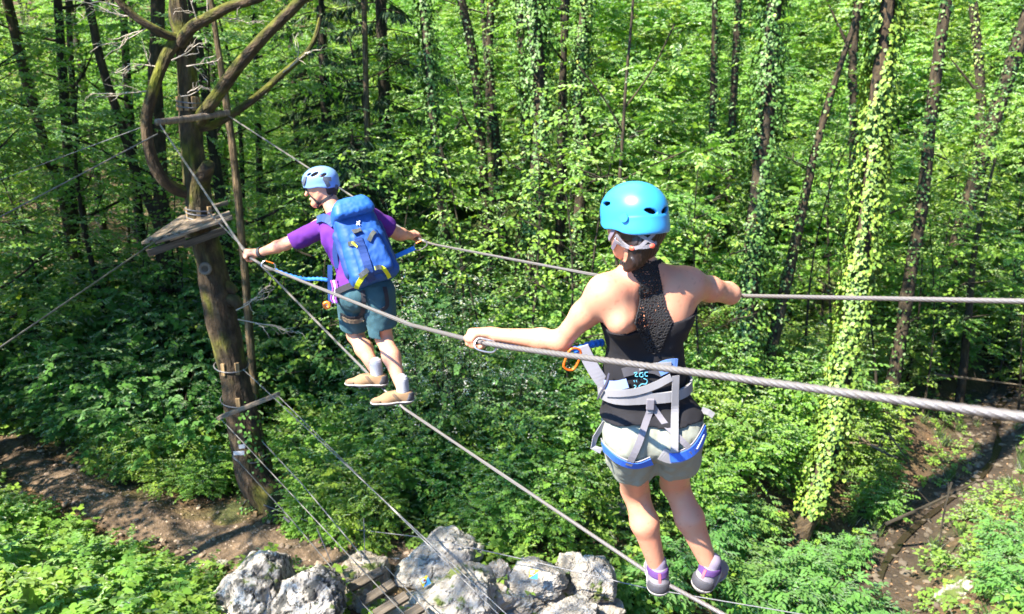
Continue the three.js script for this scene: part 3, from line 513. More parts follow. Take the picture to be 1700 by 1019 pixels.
// ---------- ground cover, grass, fallen leaves and pebbles ----------
{
  const r = rng(91), mk = (p, s, a = 0) => new THREE.Matrix4().compose(p, new THREE.Quaternion().setFromEuler(new THREE.Euler(r.n() * a, r() * 6.283, r.n() * a)), V(s, s, s));
  const spot = (x0, x1, d0, d1) => { const d = r.u(d0, d1), x = r.u(x0, x1) * d; return V(x, G(x, -d), -d); };
  const herb = foliage({ seed: 5, lobes: [[0, 0.1, 0, 0.16, 0.1, 0.16]], twigs: 16, twigL: 0.13, n: 5, len: 0.055, wid: 0.042, c1: GREEN.deep, c2: GREEN.spring });
  const ms = [];
  while (ms.length < 3000) { const p = spot(-0.8, 0.85, 6.5, 24); if (pathDist(p.x, p.z) < 0.55 + r() * 0.2) continue; const q = Math.abs(streamX(-p.z) - p.x); if (q < 0.6 || (q < 2.2 && r() < 0.75) || fbm(p.x * 0.6, p.z * 0.6, 9, 2) < -0.16) continue; ms.push(mk(p, r.u(0.7, 1.9), 0.2)); }
  stuff('ground_cover', herb, M.leaf, ms, null, 'low leafy ground cover over the woodland floor', 'ground cover');
  const L = new Leaves(); for (let k = 0; k < 26; k++) { const a = r() * 6.283, n = V(Math.cos(a), 0.4, Math.sin(a)).normalize(), d = V(Math.cos(a) * 0.5, 1, Math.sin(a) * 0.5); d.addScaledVector(n, -d.dot(n)).normalize(); const v = 0.8 + 0.5 * r(); L.leaf(V(r.n() * 0.05, 0, r.n() * 0.05), d, n, 0.16 + 0.16 * r(), 0.014, [0.12 * v, 0.22 * v, 0.03 * v], false); }
  const gm = []; while (gm.length < 520) { const p = spot(0.05, 0.8, 8, 18); const q = Math.abs(streamX(-p.z) - p.x); if (q < 0.4 || fbm(p.x * 0.8, p.z * 0.8, 2, 2) < 0.02) continue; gm.push(mk(p, r.u(0.6, 1.3), 0.15)); }
  stuff('grass_tufts', L.geo(), M.leaf, gm, null, 'scattered tufts of woodland grass near the brook', 'grass');
  const F = new Leaves(); F.leaf(V(-0.03, 0.004, 0), V(1, 0, 0), V(0, 1, 0), 0.065, 0.04, [1, 1, 1], true);
  const fm = [], fc = []; while (fm.length < 9000) { const p = spot(-0.8, 0.85, 6, 22); p.y += 0.012; if (pathDist(p.x, p.z) < 0.5 && r() < 0.8) continue; fm.push(mk(p, r.u(0.6, 1.3), 0.4)); const v = r.u(0.5, 1.2); fc.push(lin(0.26 * v, 0.16 * v, 0.085 * v)); }
  stuff('leaf_litter', F.geo(), std(1, 1, 1, 0.9, { vertexColors: true, side: THREE.DoubleSide }), fm, fc, 'brown fallen leaves strewn over the forest floor', 'leaf litter');
  const peb = new THREE.IcosahedronGeometry(0.03, 1); { const p = peb.attributes.position; for (let i = 0; i < p.count; i++) { const k = 1 + 0.5 * noise(p.getX(i) * 40, p.getY(i) * 40, p.getZ(i) * 40); p.setXYZ(i, p.getX(i) * k * 1.3, p.getY(i) * k * 0.6, p.getZ(i) * k); } peb.computeVertexNormals(); }
  const pm = [], pc = []; while (pm.length < 1300) { const t = r(), c = pathLine.getPointAt(t), p = V(c.x + r.n() * 0.75, 0, c.z + r.n() * 0.75); p.y = G(p.x, p.z) + 0.032; pm.push(mk(p, r() < 0.06 ? r.u(0.9, 1.5) : r.u(0.2, 0.55), 0.4)); const v = r.u(0.7, 1.25); pc.push(lin(0.26 * v, 0.2 * v, 0.15 * v)); }
  for (let k = 0; k < 600; k++) { const d = r.u(8, 22), x = streamX(d) + r.n() * 1.1, p = V(x, G(x, -d) + 0.02, -d); pm.push(mk(p, r.u(0.5, 2.4), 0.4)); const v = r.u(0.5, 1); pc.push(lin(0.13 * v, 0.105 * v, 0.075 * v)); }
  stuff('pebbles', peb, std(1, 1, 1, 0.9), pm, pc, 'small stones scattered on the path and brook bed', 'pebbles');
}
// ---------- the platform tree ----------
const TD = 10.3, TS = 1.05;  // its distance
const tp = (px, py, dd = 0) => P(px, py, TD + dd);
const pr = (px) => px * TD / 1324 * 0.83;
const treeCol = (q, dir) => {
  const n = fbm(q.x * 3, q.y * 2, q.z * 3, 3), up = sst(-0.1, 0.6, dir.y + n * 0.9), m = clamp(up * sst(3.0, 4.6, q.y) * 1.2 + sst(0.1, 0.3, n) * 0.8, 0, 1) * 0.95;
  return [lerp(1.15, 1.7, m), lerp(1.05, 2.5, m), lerp(1.0, 0.25, m)];
};
{
  const base = groundAt(448, 876), pts0 = [[430, 800, 40], [406, 700, 33], [386, 610, 29], [366, 520, 30], [354, 450, 29], [340, 390, 26], [328, 320, 25], [320, 250, 21], [313, 160, 19], [307, 80, 17], [296, 0, 15], [290, -90, 12]];
  const t = thing('platform_tree', 'gnarled mossy tree carrying the wooden platform and log crossbar', 'tree', V(base.x, base.y, -TD));
  const pts = [V(base.x, base.y - 0.35, -TD), V(base.x, base.y + 0.12, -TD), ...pts0.map(([x, y]) => tp(x, y))], rad = [pr(56), pr(46), ...pts0.map((a) => pr(a[2]))];
  const trunk = wpart(t, 'trunk', tube(pts, rad, { seg: 30, step: 0.06, cap: false, col: treeCol, rad: (r, a, s, p) => {
    let k = r * (1 + 0.16 * noise(Math.cos(a) * 1.2, s * 1.1, Math.sin(a) * 1.2) + 0.09 * noise(Math.cos(a) * 3.2, s * 2.5, Math.sin(a) * 3.2) + 0.05 * noise(Math.cos(a) * 9, s * 2, Math.sin(a) * 9));
    return k + r * 0.5 * sst(0.9, 0.1, s) * Math.max(0, Math.sin(a * 4 + 1)) ;
  } }), M.bark);
  const limb = (line, w, name = 'limb') => { const cap = name !== 'limb', lw = cap ? 1 : 0.76; const q = line.map(([x, y, d]) => tp(x, y, d ?? 0)); return wpart(t, name, tube(q, w.map((k) => pr(k) * lw), { seg: 14, step: 0.06, rad: lumpy(0.16), col: treeCol, cap }), M.bark); };
  limb([[326, 318, 0], [300, 316, -0.1], [276, 302, -0.25], [256, 272, -0.35], [246, 235, -0.4], [243, 196, -0.4], [252, 155, -0.35], [268, 112, -0.25], [284, 80, -0.15], [300, 62, -0.1]], [20, 17, 15, 14, 13.5, 13, 13.5, 14, 15, 17]);
  limb([[298, 72, -0.12], [318, 46, -0.2], [345, 30, -0.3], [380, 12, -0.4], [430, -4, -0.5], [480, -30, -0.6]], [15, 15, 14, 12, 10, 9]);
  limb([[302, 66, -0.1], [278, 58, -0.2], [255, 46, -0.3], [228, 30, -0.35], [205, 10, -0.4], [186, -14, -0.45]], [12, 11, 10, 9, 8.5, 8]);
  limb([[330, 200, 0], [348, 176, -0.1], [368, 148, -0.2], [400, 104, -0.35], [430, 70, -0.5], [470, 30, -0.65], [520, -20, -0.8]], [20, 17, 15.5, 14.5, 13, 12, 11]);
  limb([[326, 212, 0], [352, 208, 0.1], [382, 192, 0.25], [420, 165, 0.4], [470, 122, 0.6], [508, 88, 0.7], [524, 60, 0.75], [532, 30, 0.8]], [14, 11.5, 10, 9.5, 8.5, 7, 6, 5]);
  limb([[300, 62, -0.1], [288, 30, 0], [290, -20, 0.1]], [13, 11, 10]);
  limb([[332, 300, 0], [342, 284, -0.16], [347, 272, -0.24]], [20, 14, 11.5], 'stub');
  limb([[370, 500, 0], [390, 498, -0.06], [398, 510, -0.08]], [20, 13, 9], 'burr'); limb([[362, 470, 0.02], [384, 478, -0.02], [392, 486, -0.02]], [18, 12, 8], 'burr');
  // cut limb: a pale ring of healed bark with a dark heart
  const kc = tp(341, 446, -0.235), kn = V(0.05, 0.05, 1).normalize();
  const knot = wpart(t, 'knot', ring(kc, kn, pr(9.5), pr(3.6), 22, 8), std(0.17, 0.15, 0.12, 0.95));
  wpart(knot, 'heartwood', (() => { const g = new THREE.CylinderGeometry(pr(8.5), pr(8.5), 0.06, 14); g.rotateX(Math.PI / 2); g.translate(kc.x, kc.y, kc.z - 0.02); return g; })(), M.woodDark);
  // bare pale twigs
  const r = rng(8), tw = [];
  const twig = (p, d, L, depth) => { const e = p.clone().addScaledVector(d, L), m = p.clone().lerp(e, 0.5).add(V(r.n() * 0.04, r.n() * 0.04, r.n() * 0.04)); tw.push(tube([p, m, e], [0.007 * depth / 3 + 0.002, 0.005 * depth / 3 + 0.0015, 0.0018], { seg: 4, step: 0.12, cap: false })); if (depth > 1) for (let k = 0; k < 3; k++) twig(p.clone().lerp(e, 0.3 + 0.3 * k), d.clone().add(V(r.n() * 0.8, r.n() * 0.8, r.n() * 0.8)).normalize(), L * 0.55, depth - 1); };
  for (const [x, y, dx, dy, L] of [[235, 32, -1, 0.2, 0.7], [218, 20, -1, 0.3, 0.6], [250, 42, -0.8, -0.4, 0.5], [345, 28, 0.2, 0.9, 0.5], [350, 30, 0.8, -0.1, 0.45], [330, 40, -0.1, 0.9, 0.4], [268, 112, -0.9, 0.1, 0.5], [285, 100, 0.8, 0.4, 0.35], [310, 110, 0.9, 0.1, 0.35], [255, 150, -1, -0.1, 0.5], [385, 10, 0.7, 0.5, 0.4], [300, 160, 0.7, 0.4, 0.3], [470, 120, 0.8, 0.5, 0.5], [395, 530, 0.9, -0.2, 0.55], [392, 515, 0.7, 0.5, 0.5]]) twig(tp(x, y, -0.3), V(dx, dy, r.n() * 0.5).normalize(), L, 3);
  wpart(t, 'twigs', mergeGeometries(tw), M.twig).userData.kind = 'stuff';
  const ivyPts = [tp(440, 860), tp(415, 745), tp(398, 660)];
  wpart(t, 'ivy', ivy(ivyPts, [pr(42), pr(31)], { seed: 61, perM: 420, size: 0.045, depth: 0.05, gap: 0.05, t0: 0, t1: 1, c1: GREEN.ivy, c2: GREEN.mid }), M.gloss);
  // new leaves high up
  const rl = rng(71), lobes = lobesIn(rl, 8, 0, 0.5, 4, 2.0, 1.0).map((l) => { const q = tp(330, -110, 0); return [l[0] + q.x, l[1] + q.y, l[2] + q.z, l[3], l[4], l[5]]; });
  wpart(t, 'crown', foliage({ seed: 72, lobes, twigs: 70, twigL: 0.4, n: 8, len: 0.1, wid: 0.07, c1: GREEN.mid, c2: GREEN.spring, floor: -9 }), M.leaf);
}
// ---------- platform, log, pads ----------
{
  const A = tp(234, 405, -0.95), B = tp(386, 364, -0.62), C = tp(303, 358, 0.35), D = tp(380, 340, 0.5);
  const up = V().crossVectors(B.clone().sub(A), C.clone().sub(A)).normalize(); if (up.y < 0) up.negate();
  const t = thing('wooden_platform', 'weathered plank platform wrapped round the tree trunk', 'platform', tp(330, 388));
  const r = rng(4), ab = B.clone().sub(A), e0 = A.clone(), along = C.clone().sub(A);
  for (let k = 0; k < 6; k++) { const f = (k + 0.5) / 6 * 0.62, s = A.clone().addScaledVector(ab, f), l = 1.0 - 0.05 * r() - (k > 3 ? 0.45 : 0); wpart(t, 'plank', board(s.clone().addScaledVector(up, r() * 0.006), s.clone().addScaledVector(along, l).addScaledVector(up, r() * 0.006), 0.108, 0.032, up), M.wood); }
  wpart(t, 'plank', board(tp(262, 407, -0.86).addScaledVector(up, 0.045), tp(388, 366, -0.6).addScaledVector(up, 0.045), 0.15, 0.035, up), M.wood);
  wpart(t, 'plank', board(tp(282, 392, -0.62).addScaledVector(up, 0.04), tp(384, 358, -0.38).addScaledVector(up, 0.04), 0.13, 0.035, up), M.wood);
  wpart(t, 'plank', board(tp(336, 352, 0.3).addScaledVector(up, 0.03), tp(380, 339, 0.42).addScaledVector(up, 0.03), 0.14, 0.035, up), M.wood);
  for (const [a, b] of [[tp(244, 418, -0.9), tp(308, 396, -0.7)], [tp(303, 404, -0.72), tp(372, 379, -0.45)], [tp(282, 396, 0.1), tp(368, 366, 0.25)]]) wpart(t, 'beam', board(a.addScaledVector(up, -0.02), b.addScaledVector(up, -0.02), 0.07, 0.085, up), M.woodDark);
  const log = tube([tp(260, 203, -0.72), tp(320, 196, -0.28), tp(380, 187, 0.1)], [pr(6), pr(6.6), pr(6)], { seg: 12, step: 0.05, rad: lumpy(0.08) });
  wthing('log_crossbar', 'round wooden log lashed across the trunk as cable anchor', 'log', log, M.wood, tp(320, 196, -0.28));
  const wrapSet = (y, cx, R, n, pads, label, dy = 0) => {
    const c = tp(cx, y, 0), w = thing('cable_collar', label, 'cable collar', c), tilt = V(0.12, 1, 0.1).normalize();
    for (let k = 0; k < n; k++) wpart(w, 'cable_wrap', ring(c.clone().add(V(0, (k - (n - 1) / 2) * 0.05 + dy, 0)), V(tilt.x + 0.05 * Math.sin(k * 3), 1, tilt.z + 0.05 * Math.cos(k * 2)), R, 0.009, 40, 6), M.steelOld);
    for (const a of pads) { const d = V(Math.sin(a), 0, Math.cos(a)), q = c.clone().addScaledVector(d, R - 0.02); wpart(w, 'wooden_block', board(q.clone().add(V(0, -0.085, 0)), q.clone().add(V(0, 0.085, 0)), 0.055, 0.04, d), M.woodPale); }
  };
  wrapSet(172, 314, pr(23), 2, [-1.2, -0.5, 0.15, 0.8, 1.4], 'steel cable loops over wooden blocks above the log crossbar');
  wrapSet(352, 334, pr(29), 3, [-0.9, 0.2, 1.0], 'steel cable loops round the trunk just above the planks');
  wrapSet(606, 384, pr(34), 1, [-0.2, 0.7], 'steel cable loop on the trunk above the spreader bar');
  wrapSet(662, 396, pr(36), 1, [0.3], 'steel cable loop on the trunk behind the spreader bar');
  wrapSet(752, 417, pr(38), 1, [-0.3, 0.9], 'steel cable loop on the trunk beside two white tags');
  wrapSet(842, 438, pr(46), 1, [-0.1, 0.5], 'steel cable loop low on the trunk among ivy');
  wthing('spreader_bar', 'slim wooden bar spreading the lower cables beside the trunk', 'bar', board(P(362, 694, 9.75), P(463, 654, 9.45), 0.06, 0.05, V(0, 1, 0.2)), M.wood, P(412, 674, 9.6));
  for (const [x, y, w, a, l] of [[402, 741, 0.085, 0.3, 'small white tag clipped to the upper lower cable'], [397, 752, 0.15, 0.08, 'narrow white tag on the leaning trunk']]) { const p = P(x, y, 9.88); wthing('white_tag', l, 'tag', board(p.clone().add(V(-w / 2, -w * a * 0.3, 0)), p.clone().add(V(w / 2, w * a * 0.3, 0)), 0.055, 0.012, V(0, 0.25, 1)), std(0.4, 0.41, 0.42, 0.6), p); }
}
// ---------- cables ----------
function cable(name, label, pts, R, o = {}) {
  // straight between its holds; the strands are modelled where it runs close to the camera
  const { mat = M.steel, group, twistTo = 0 } = o;
  const path = new THREE.CurvePath(); for (let i = 1; i < pts.length; i++) path.add(new THREE.LineCurve3(pts[i - 1], pts[i]));
  const pos = [], idx = [], ss = []; let s = 0; const L = path.getLength();
  while (s < L) { ss.push(s); const p = path.getPointAt(s / L), d = p.distanceTo(camera.position); s += d < twistTo ? 0.007 : Math.min(0.4, d * 0.03); }
  ss.push(L);
  const SEG = twistTo ? 42 : 8;
  let N = null;
  for (const q of ss) {
    const t = clamp(q / L, 0, 1), e = 0.012 / L, p = path.getPointAt(t), T = path.getPointAt(Math.min(1, t + e)).sub(path.getPointAt(Math.max(0, t - e))).normalize();
    if (!N) N = V(0, 1, 0).addScaledVector(T, -T.y).normalize(); else N.addScaledVector(T, -N.dot(T)).normalize();
    const B = V().crossVectors(T, N);
    for (let j = 0; j < SEG; j++) { const a = j / SEG * 6.28319, k = twistTo ? R * (0.66 + 0.36 * Math.abs(Math.cos(3 * (a - q * 6.28319 / (R * 15))))) : R; pos.push(p.x + (N.x * Math.cos(a) + B.x * Math.sin(a)) * k, p.y + (N.y * Math.cos(a) + B.y * Math.sin(a)) * k, p.z + (N.z * Math.cos(a) + B.z * Math.sin(a)) * k); }
  }
  for (let i = 0; i < ss.length - 1; i++) for (let j = 0; j < SEG; j++) { const a = i * SEG + j, b = i * SEG + (j + 1) % SEG; idx.push(a, a + SEG, b, b, a + SEG, b + SEG); }
  const g = new THREE.BufferGeometry(); g.setAttribute('position', new THREE.Float32BufferAttribute(pos, 3)); g.setIndex(idx); g.computeVertexNormals();
  return wthing(name, label, 'cable', g, mat, pts[0].clone(), group);
}
const beyond = (a, b, k) => b.clone().add(b.clone().sub(a).multiplyScalar(k));
// hand cables and foot cable of the bridge
const LH_M = P(412, 426, 6.2), LH_W = P(788, 566, 3.04), RH_M = P(690, 394, 6.2), RH_W = P(1186, 488, 3.28);
const LC = [P(266, 207, TD - 0.75), LH_M, P(440, 442, 5.95), P(682, 539, 3.95), LH_W, P(850, 577, 2.86), P(1700, 692, 1.42)]; LC.push(beyond(LC[5], LC[6], 0.35));
const RC = [P(379, 192, TD + 0.1), RH_M, P(712, 404, 6.0), P(980, 455, 4.1), RH_W, P(1240, 491, 3.12), P(1700, 500, 2.2)]; RC.push(beyond(RC[5], RC[6], 0.5));
const FC = [P(346, 352, TD - 0.3), P(632, 641, 5.62), P(668, 676, 5.45), P(1092, 961, 3.16), P(1150, 992, 2.98), P(1205, 1022, 2.84)]; FC.push(beyond(FC[3], FC[5], 1.2));
cable('hand_cable', 'thick twisted steel hand cable held in the left hands of both climbers', LC, 0.0105, { twistTo: 4.2, mat: M.cableNear = std(0.24, 0.225, 0.22, 0.45, { metalness: 0.6 }) });
cable('hand_cable', 'twisted steel hand cable passing behind the woman to her right hand', RC, 0.0085, { twistTo: 4.0, mat: M.cableNear });
cable('foot_cable', 'pale steel foot cable that both climbers stand on', FC, 0.0098, { twistTo: 4.2, mat: M.cableNear });
const sOld = { mat: M.steelOld };
cable('guy_cable', 'thin guy cable from the log crossbar out over the dark wood', [P(262, 222, TD - 0.7), P(-30, 376, 8.2)], 0.008, { mat: M.steel });
cable('guy_cable', 'guy cable from the plank platform down across the leafy shrubs', [P(300, 372, TD - 0.5), P(-40, 604, 6.8)], 0.009, { mat: M.steel });
cable('guy_cable', 'faint thin wire behind the guy cable in the dark wood', [P(252, 205, TD - 0.2), P(-30, 310, 11.5)], 0.006, sOld);
cable('lower_cable', 'steel cable from the trunk loop to the rocks, outer of a close pair', [P(404, 613, 9.85), P(850, 1028, 6.9)], 0.0068, { mat: M.steel });
cable('lower_cable', 'steel cable from the spreader bar end, inner of a close pair', [P(460, 655, 9.45), P(836, 1028, 7.0)], 0.0068, { mat: M.steel });
cable('lower_cable', 'steel cable from the spreader bar past the white tag to the plank steps', [P(364, 692, 9.72), P(600, 944, 7.6), P(700, 1050, 6.7)], 0.0065, { mat: M.steel });
cable('lower_cable', 'steel cable from the white tags to the anchor beside the plank steps', [P(388, 757, 9.85), P(489, 868, 8.6), P(558, 951, 7.9)], 0.0065, { mat: M.steel });
cable('lower_cable', 'steel cable from behind the trunk down to the boulder', [P(436, 733, 10), P(503, 805, 9.3), P(604, 926, 8.3)], 0.007, sOld);
cable('lower_cable', 'thin slack wire running low across the boulders towards the brook', [P(438, 838, 10), P(530, 872, 9.3), P(704, 892, 8.6), P(860, 926, 8.2), P(1072, 976, 7.6), P(1370, 1026, 7.0)], 0.006, sOld);
for (const [x0, y0, x1, y1, d, l] of [[526, 876, 556, 948, 8.2, 'short steel hanger by the cable anchor'], [604, 860, 606, 926, 8.4, 'short steel hanger above the plank steps']]) cable('cable_hanger', l, [P(x0, y0, d), P(x1, y1, d - 0.1)], 0.006, sOld);
for (const [x, y, d, dx, dy, l] of [[476, 862, 8.75, 1, -0.95, 'steel cable clamp on the cable near the white tags'], [740, 895, 8.3, 0.4, 0.1, 'steel clamp on the slack wire over the boulders'], [768, 958, 7.6, 0.7, -0.7, 'steel clamp on the close pair of cables']]) { const p = P(x, y, d); wthing('cable_clamp', l, 'clamp', board(p.clone().add(V(-0.035 * dx, -0.035 * dy, 0)), p.clone().add(V(0.035 * dx, 0.035 * dy, 0)), 0.03, 0.03), M.steelOld, p); }
// plank steps of the swinging bridge below
for (const [x0, y0, x1, y1, d, w] of [[580, 977, 634, 947, 7.65, 0.115], [602, 1000, 654, 967, 7.4, 0.115], [622, 1021, 676, 988, 7.15, 0.115], [664, 1030, 700, 1008, 6.9, 0.115]]) {
  const a = P(x0, y0, d), b = P(x1, y1, d + 0.18); wthing('bridge_step', 'worn wooden plank step of the hanging bridge over the boulders', 'plank', board(a, b, w, 0.04, V(-0.15, 1, 0.35)), M.woodDark, a.clone().lerp(b, 0.5), 'plank steps of the hanging bridge');
}
cable('lower_cable', 'thin steel cable along the lower ends of the plank steps', [P(556, 952, 7.9), P(630, 1032, 7.0)], 0.006, sOld);
cable('lower_cable', 'thin steel cable along the upper ends of the plank steps', [P(640, 940, 7.85), P(716, 1022, 6.9)], 0.006, sOld);

// ---------- boulders ----------
function rock(name, label, x0, y0, x1, y1, d, seed, o = {}) {
  const c = P((x0 + x1) / 2, (y0 + y1) / 2, d), m = pxm(c), rx = (x1 - x0) / 2 / m, ry = (y1 - y0) / 2 / m * 1.05, rz = o.rz ?? Math.min(rx, ry) * 1.0;
  const g = new THREE.IcosahedronGeometry(1, o.det ?? 34), p = g.attributes.position, col = [], uv = [], r = rng(seed);
  const planes = []; for (let k = 0; k < 13; k++) planes.push([V(r.n(), r.n() * 0.9 + 0.1, r.n() + 0.1).normalize(), r.u(0.62, 0.9)]);
  for (let i = 0; i < p.count; i++) {
    const v = V().fromBufferAttribute(p, i); let k = 1;
    for (const [n, h] of planes) { const dt = v.dot(n); if (dt > 0.05) k = Math.min(k, h / dt); }
    k *= 1 + 0.22 * fbm(v.x * 2.2 + seed, v.y * 2.2, v.z * 2.2, 4) + 0.07 * fbm(v.x * 8, v.y * 8 + seed, v.z * 8, 3);
    const crack = Math.abs(noise(v.x * 2.6 + seed, v.y * 2.6, v.z * 2.6)); k -= 0.07 * sst(0.06, 0, crack);
    p.setXYZ(i, c.x + v.x * k * rx * 1.1, c.y + v.y * k * ry * 1.02, c.z + v.z * k * rz * 1.12);
  }
  g.computeVertexNormals();
  const N = g.attributes.normal;
  for (let i = 0; i < p.count; i++) {
    const x = p.getX(i), y = p.getY(i), z = p.getZ(i), a = fbm(x * 5, y * 5, z * 5 + seed, 4), b = fbm(x * 16, y * 16, z * 16, 3), e = fbm(x * 2.4, y * 2.4 + seed, z * 2.4, 3), n = V().fromBufferAttribute(N, i);
    let cc = o.warm ? [0.29, 0.255, 0.205] : [0.28, 0.262, 0.23]; const v = 1 + a * 0.9 + b * 0.6; cc = cc.map((q) => q * v);
    if (b + a * 0.7 > (o.lichen ?? 0.16)) cc = [0.38, 0.37, 0.335];
    if (o.dark && b * 0.8 - a > 0.1) cc = [0.055, 0.055, 0.05];
    const ms = sst(o.moss ?? 0.16, (o.moss ?? 0.16) + 0.1, e + b * 0.35); cc = cc.map((q, k) => lerp(q, [0.075, 0.105, 0.02][k], ms));
    col.push(...cc); uv.push(x * 1.2 + z * 0.7, y * 1.2 + z * 0.5);
  }
  g.setAttribute('color', new THREE.Float32BufferAttribute(col, 3)); g.setAttribute('uv', new THREE.Float32BufferAttribute(uv, 2));
  return wthing(name, label, 'rock', g, M.rock, V(c.x, c.y - ry, c.z));
}
rock('boulder', 'pale lichen speckled boulder beside the path', 358, 924, 500, 1075, 7.5, 3, { dark: true, lichen: 0.06, rz: 0.5, moss: 0.2 });
rock('boulder', 'second lichen grey boulder leaning on the speckled one', 440, 944, 570, 1070, 7.2, 8, { dark: true, lichen: 0.1, rz: 0.4, moss: 0.12 });
rock('boulder', 'low smooth boulder behind the first plank step', 542, 934, 648, 1015, 8.1, 12, { warm: true, rz: 0.5 });
rock('boulder', 'broad upright grey boulder behind the plank steps', 652, 890, 806, 1000, 8.6, 17, { rz: 0.5, moss: 0.3 });
rock('boulder', 'rounded front boulder right of the plank steps', 690, 946, 850, 1060, 7.9, 23, { rz: 0.5, moss: 0.14 });
rock('boulder', 'narrow tilted slab between the broad boulders', 806, 930, 850, 1000, 8.3, 29, { warm: true });
rock('boulder', 'blocky boulder carrying a small yellow and blue sign', 838, 932, 946, 992, 8.35, 31, { rz: 0.35, moss: 0.3 });
rock('boulder', 'small boulder wedged behind the blocky one', 922, 914, 974, 968, 8.8, 37, { moss: 0.12 });
rock('boulder', 'upright pale boulder split by a mossy crack', 948, 918, 1020, 1006, 8.5, 41, { rz: 0.35, moss: 0.22 });
rock('boulder', 'low boulder in front of the split one', 900, 988, 996, 1060, 7.8, 43, { moss: 0.2 });
rock('boulder', 'long low rock shelf under the broad upright boulder', 560, 965, 900, 1090, 8.0, 61, { warm: true, rz: 0.6, moss: 0.1 });
rock('boulder', 'low rock shelf under the split boulder', 800, 985, 1030, 1080, 8.2, 64, { rz: 0.6, moss: 0.12 });
rock('boulder', 'dark mossy boulder in the hollow by the brook', 985, 800, 1060, 905, 10.8, 47, { moss: -0.05 });
rock('boulder', 'mossy stone low on the brook bank', 1560, 960, 1660, 1030, 10.6, 49, { moss: -0.08, det: 20 });
for (const [x0, y0, x1, y1, s, l] of [[284, 905, 312, 922, 51, 'flat pale stone lying on the path'], [386, 884, 412, 900, 52, 'pale stone at the foot of the leaning trunk'], [308, 996, 342, 1024, 53, 'grey stone half hidden by herbs near the speckled boulder'], [340, 930, 384, 948, 54, 'flat tan slab set into the path'], [176, 838, 204, 854, 55, 'small stone on the far bend of the path'], [640, 925, 672, 948, 56, 'small stone left of the broad upright boulder'], [250, 868, 276, 882, 57, 'stone on the edge of the path']]) { const q = groundAt((x0 + x1) / 2, (y0 + y1) / 2); rock('path_stone', l, x0, y0, x1, y1, -q.z + 0.05, s, { det: 12, warm: s % 2 }); }
// small trail signs on the boulders
const signTex = canvasTexture(128, 128, (c) => { c.fillStyle = '#e9cf2e'; c.fillRect(0, 0, 128, 128); c.fillStyle = '#4aa3d8'; c.beginPath(); c.moveTo(0, 128); c.lineTo(128, 20); c.lineTo(128, 128); c.fill(); c.fillStyle = '#f4f4ee'; c.fillRect(14, 14, 60, 60); c.fillStyle = '#b5452e'; c.beginPath(); c.arc(62, 48, 16, 0, 7); c.fill(); c.fillStyle = '#5a3324'; c.lineWidth = 12; c.strokeStyle = '#5a3324'; c.beginPath(); c.moveTo(40, 96); c.quadraticCurveTo(84, 84, 84, 52); c.stroke(); });
for (const [x, y, d, tl, l] of [[886, 953, 7.98, -0.12, 'small yellow and blue trail sign on the blocky boulder'], [706, 965, 7.9, 0.5, 'small yellow and blue trail sign tilted against the broad boulder']]) {
  const g = new RoundedBoxGeometry(0.1, 0.1, 0.006, 1, 0.002), p = g.attributes.position, uv = []; for (let i = 0; i < p.count; i++) uv.push(p.getX(i) / 0.1 + 0.5, p.getY(i) / 0.1 + 0.5); g.setAttribute('uv', new THREE.Float32BufferAttribute(uv, 2));
  const q = P(x, y, d); g.rotateZ(tl); g.rotateX(-0.45); g.translate(q.x, q.y, q.z); wthing('trail_sign', l, 'sign', g, new THREE.MeshStandardMaterial({ map: signTex, roughness: 0.5 }), q);
}
// fallen wood by the brook
{ const r = rng(66); for (const [x0, y0, x1, y1, d, w, l] of [[1425, 725, 1490, 760, 13.4, 0.03, 'pale fallen branch sloping to the brook'], [1400, 735, 1480, 745, 13.6, 0.018, 'thin pale stick lying by the slim trunks'], [1475, 720, 1505, 760, 13.2, 0.02, 'short bleached stick crossing the pale branch'], [1250, 760, 1290, 735, 14.4, 0.03, 'broken branch at the foot of the ivy wrapped tree'], [1470, 870, 1620, 800, 12, 0.03, 'dark dead branch fallen across the brook bed'], [1580, 800, 1560, 900, 11.7, 0.02, 'dark twiggy branch hanging into the brook'], [1215, 700, 1262, 668, 14.8, 0.025, 'bleached dead root beside the ivy wrapped tree'], [1540, 620, 1700, 640, 18, 0.035, 'long grey fallen pole behind the brook']]) { const a = P(x0, y0, d), b = P(x1, y1, d + r.n() * 0.3), m = a.clone().lerp(b, 0.5).add(V(r.n() * 0.06, r.n() * 0.06, 0)), gs = [tube([a, m, b], [w, w * 0.85, w * 0.5], { seg: 7, step: 0.1, rad: lumpy(0.2) })]; for (let k = 0; k < 3; k++) { const s = a.clone().lerp(b, 0.3 + 0.2 * k); gs.push(tube([s, s.clone().add(V(r.n() * 0.25, 0.1 + r() * 0.15, r.n() * 0.2))], [w * 0.4, 0.004], { seg: 5, step: 0.1, cap: false })); } wthing('fallen_branch', l, 'branch', mergeGeometries(gs.map((g) => g)), l.startsWith('dark') ? M.barkPlain : M.barkPale, a); } }
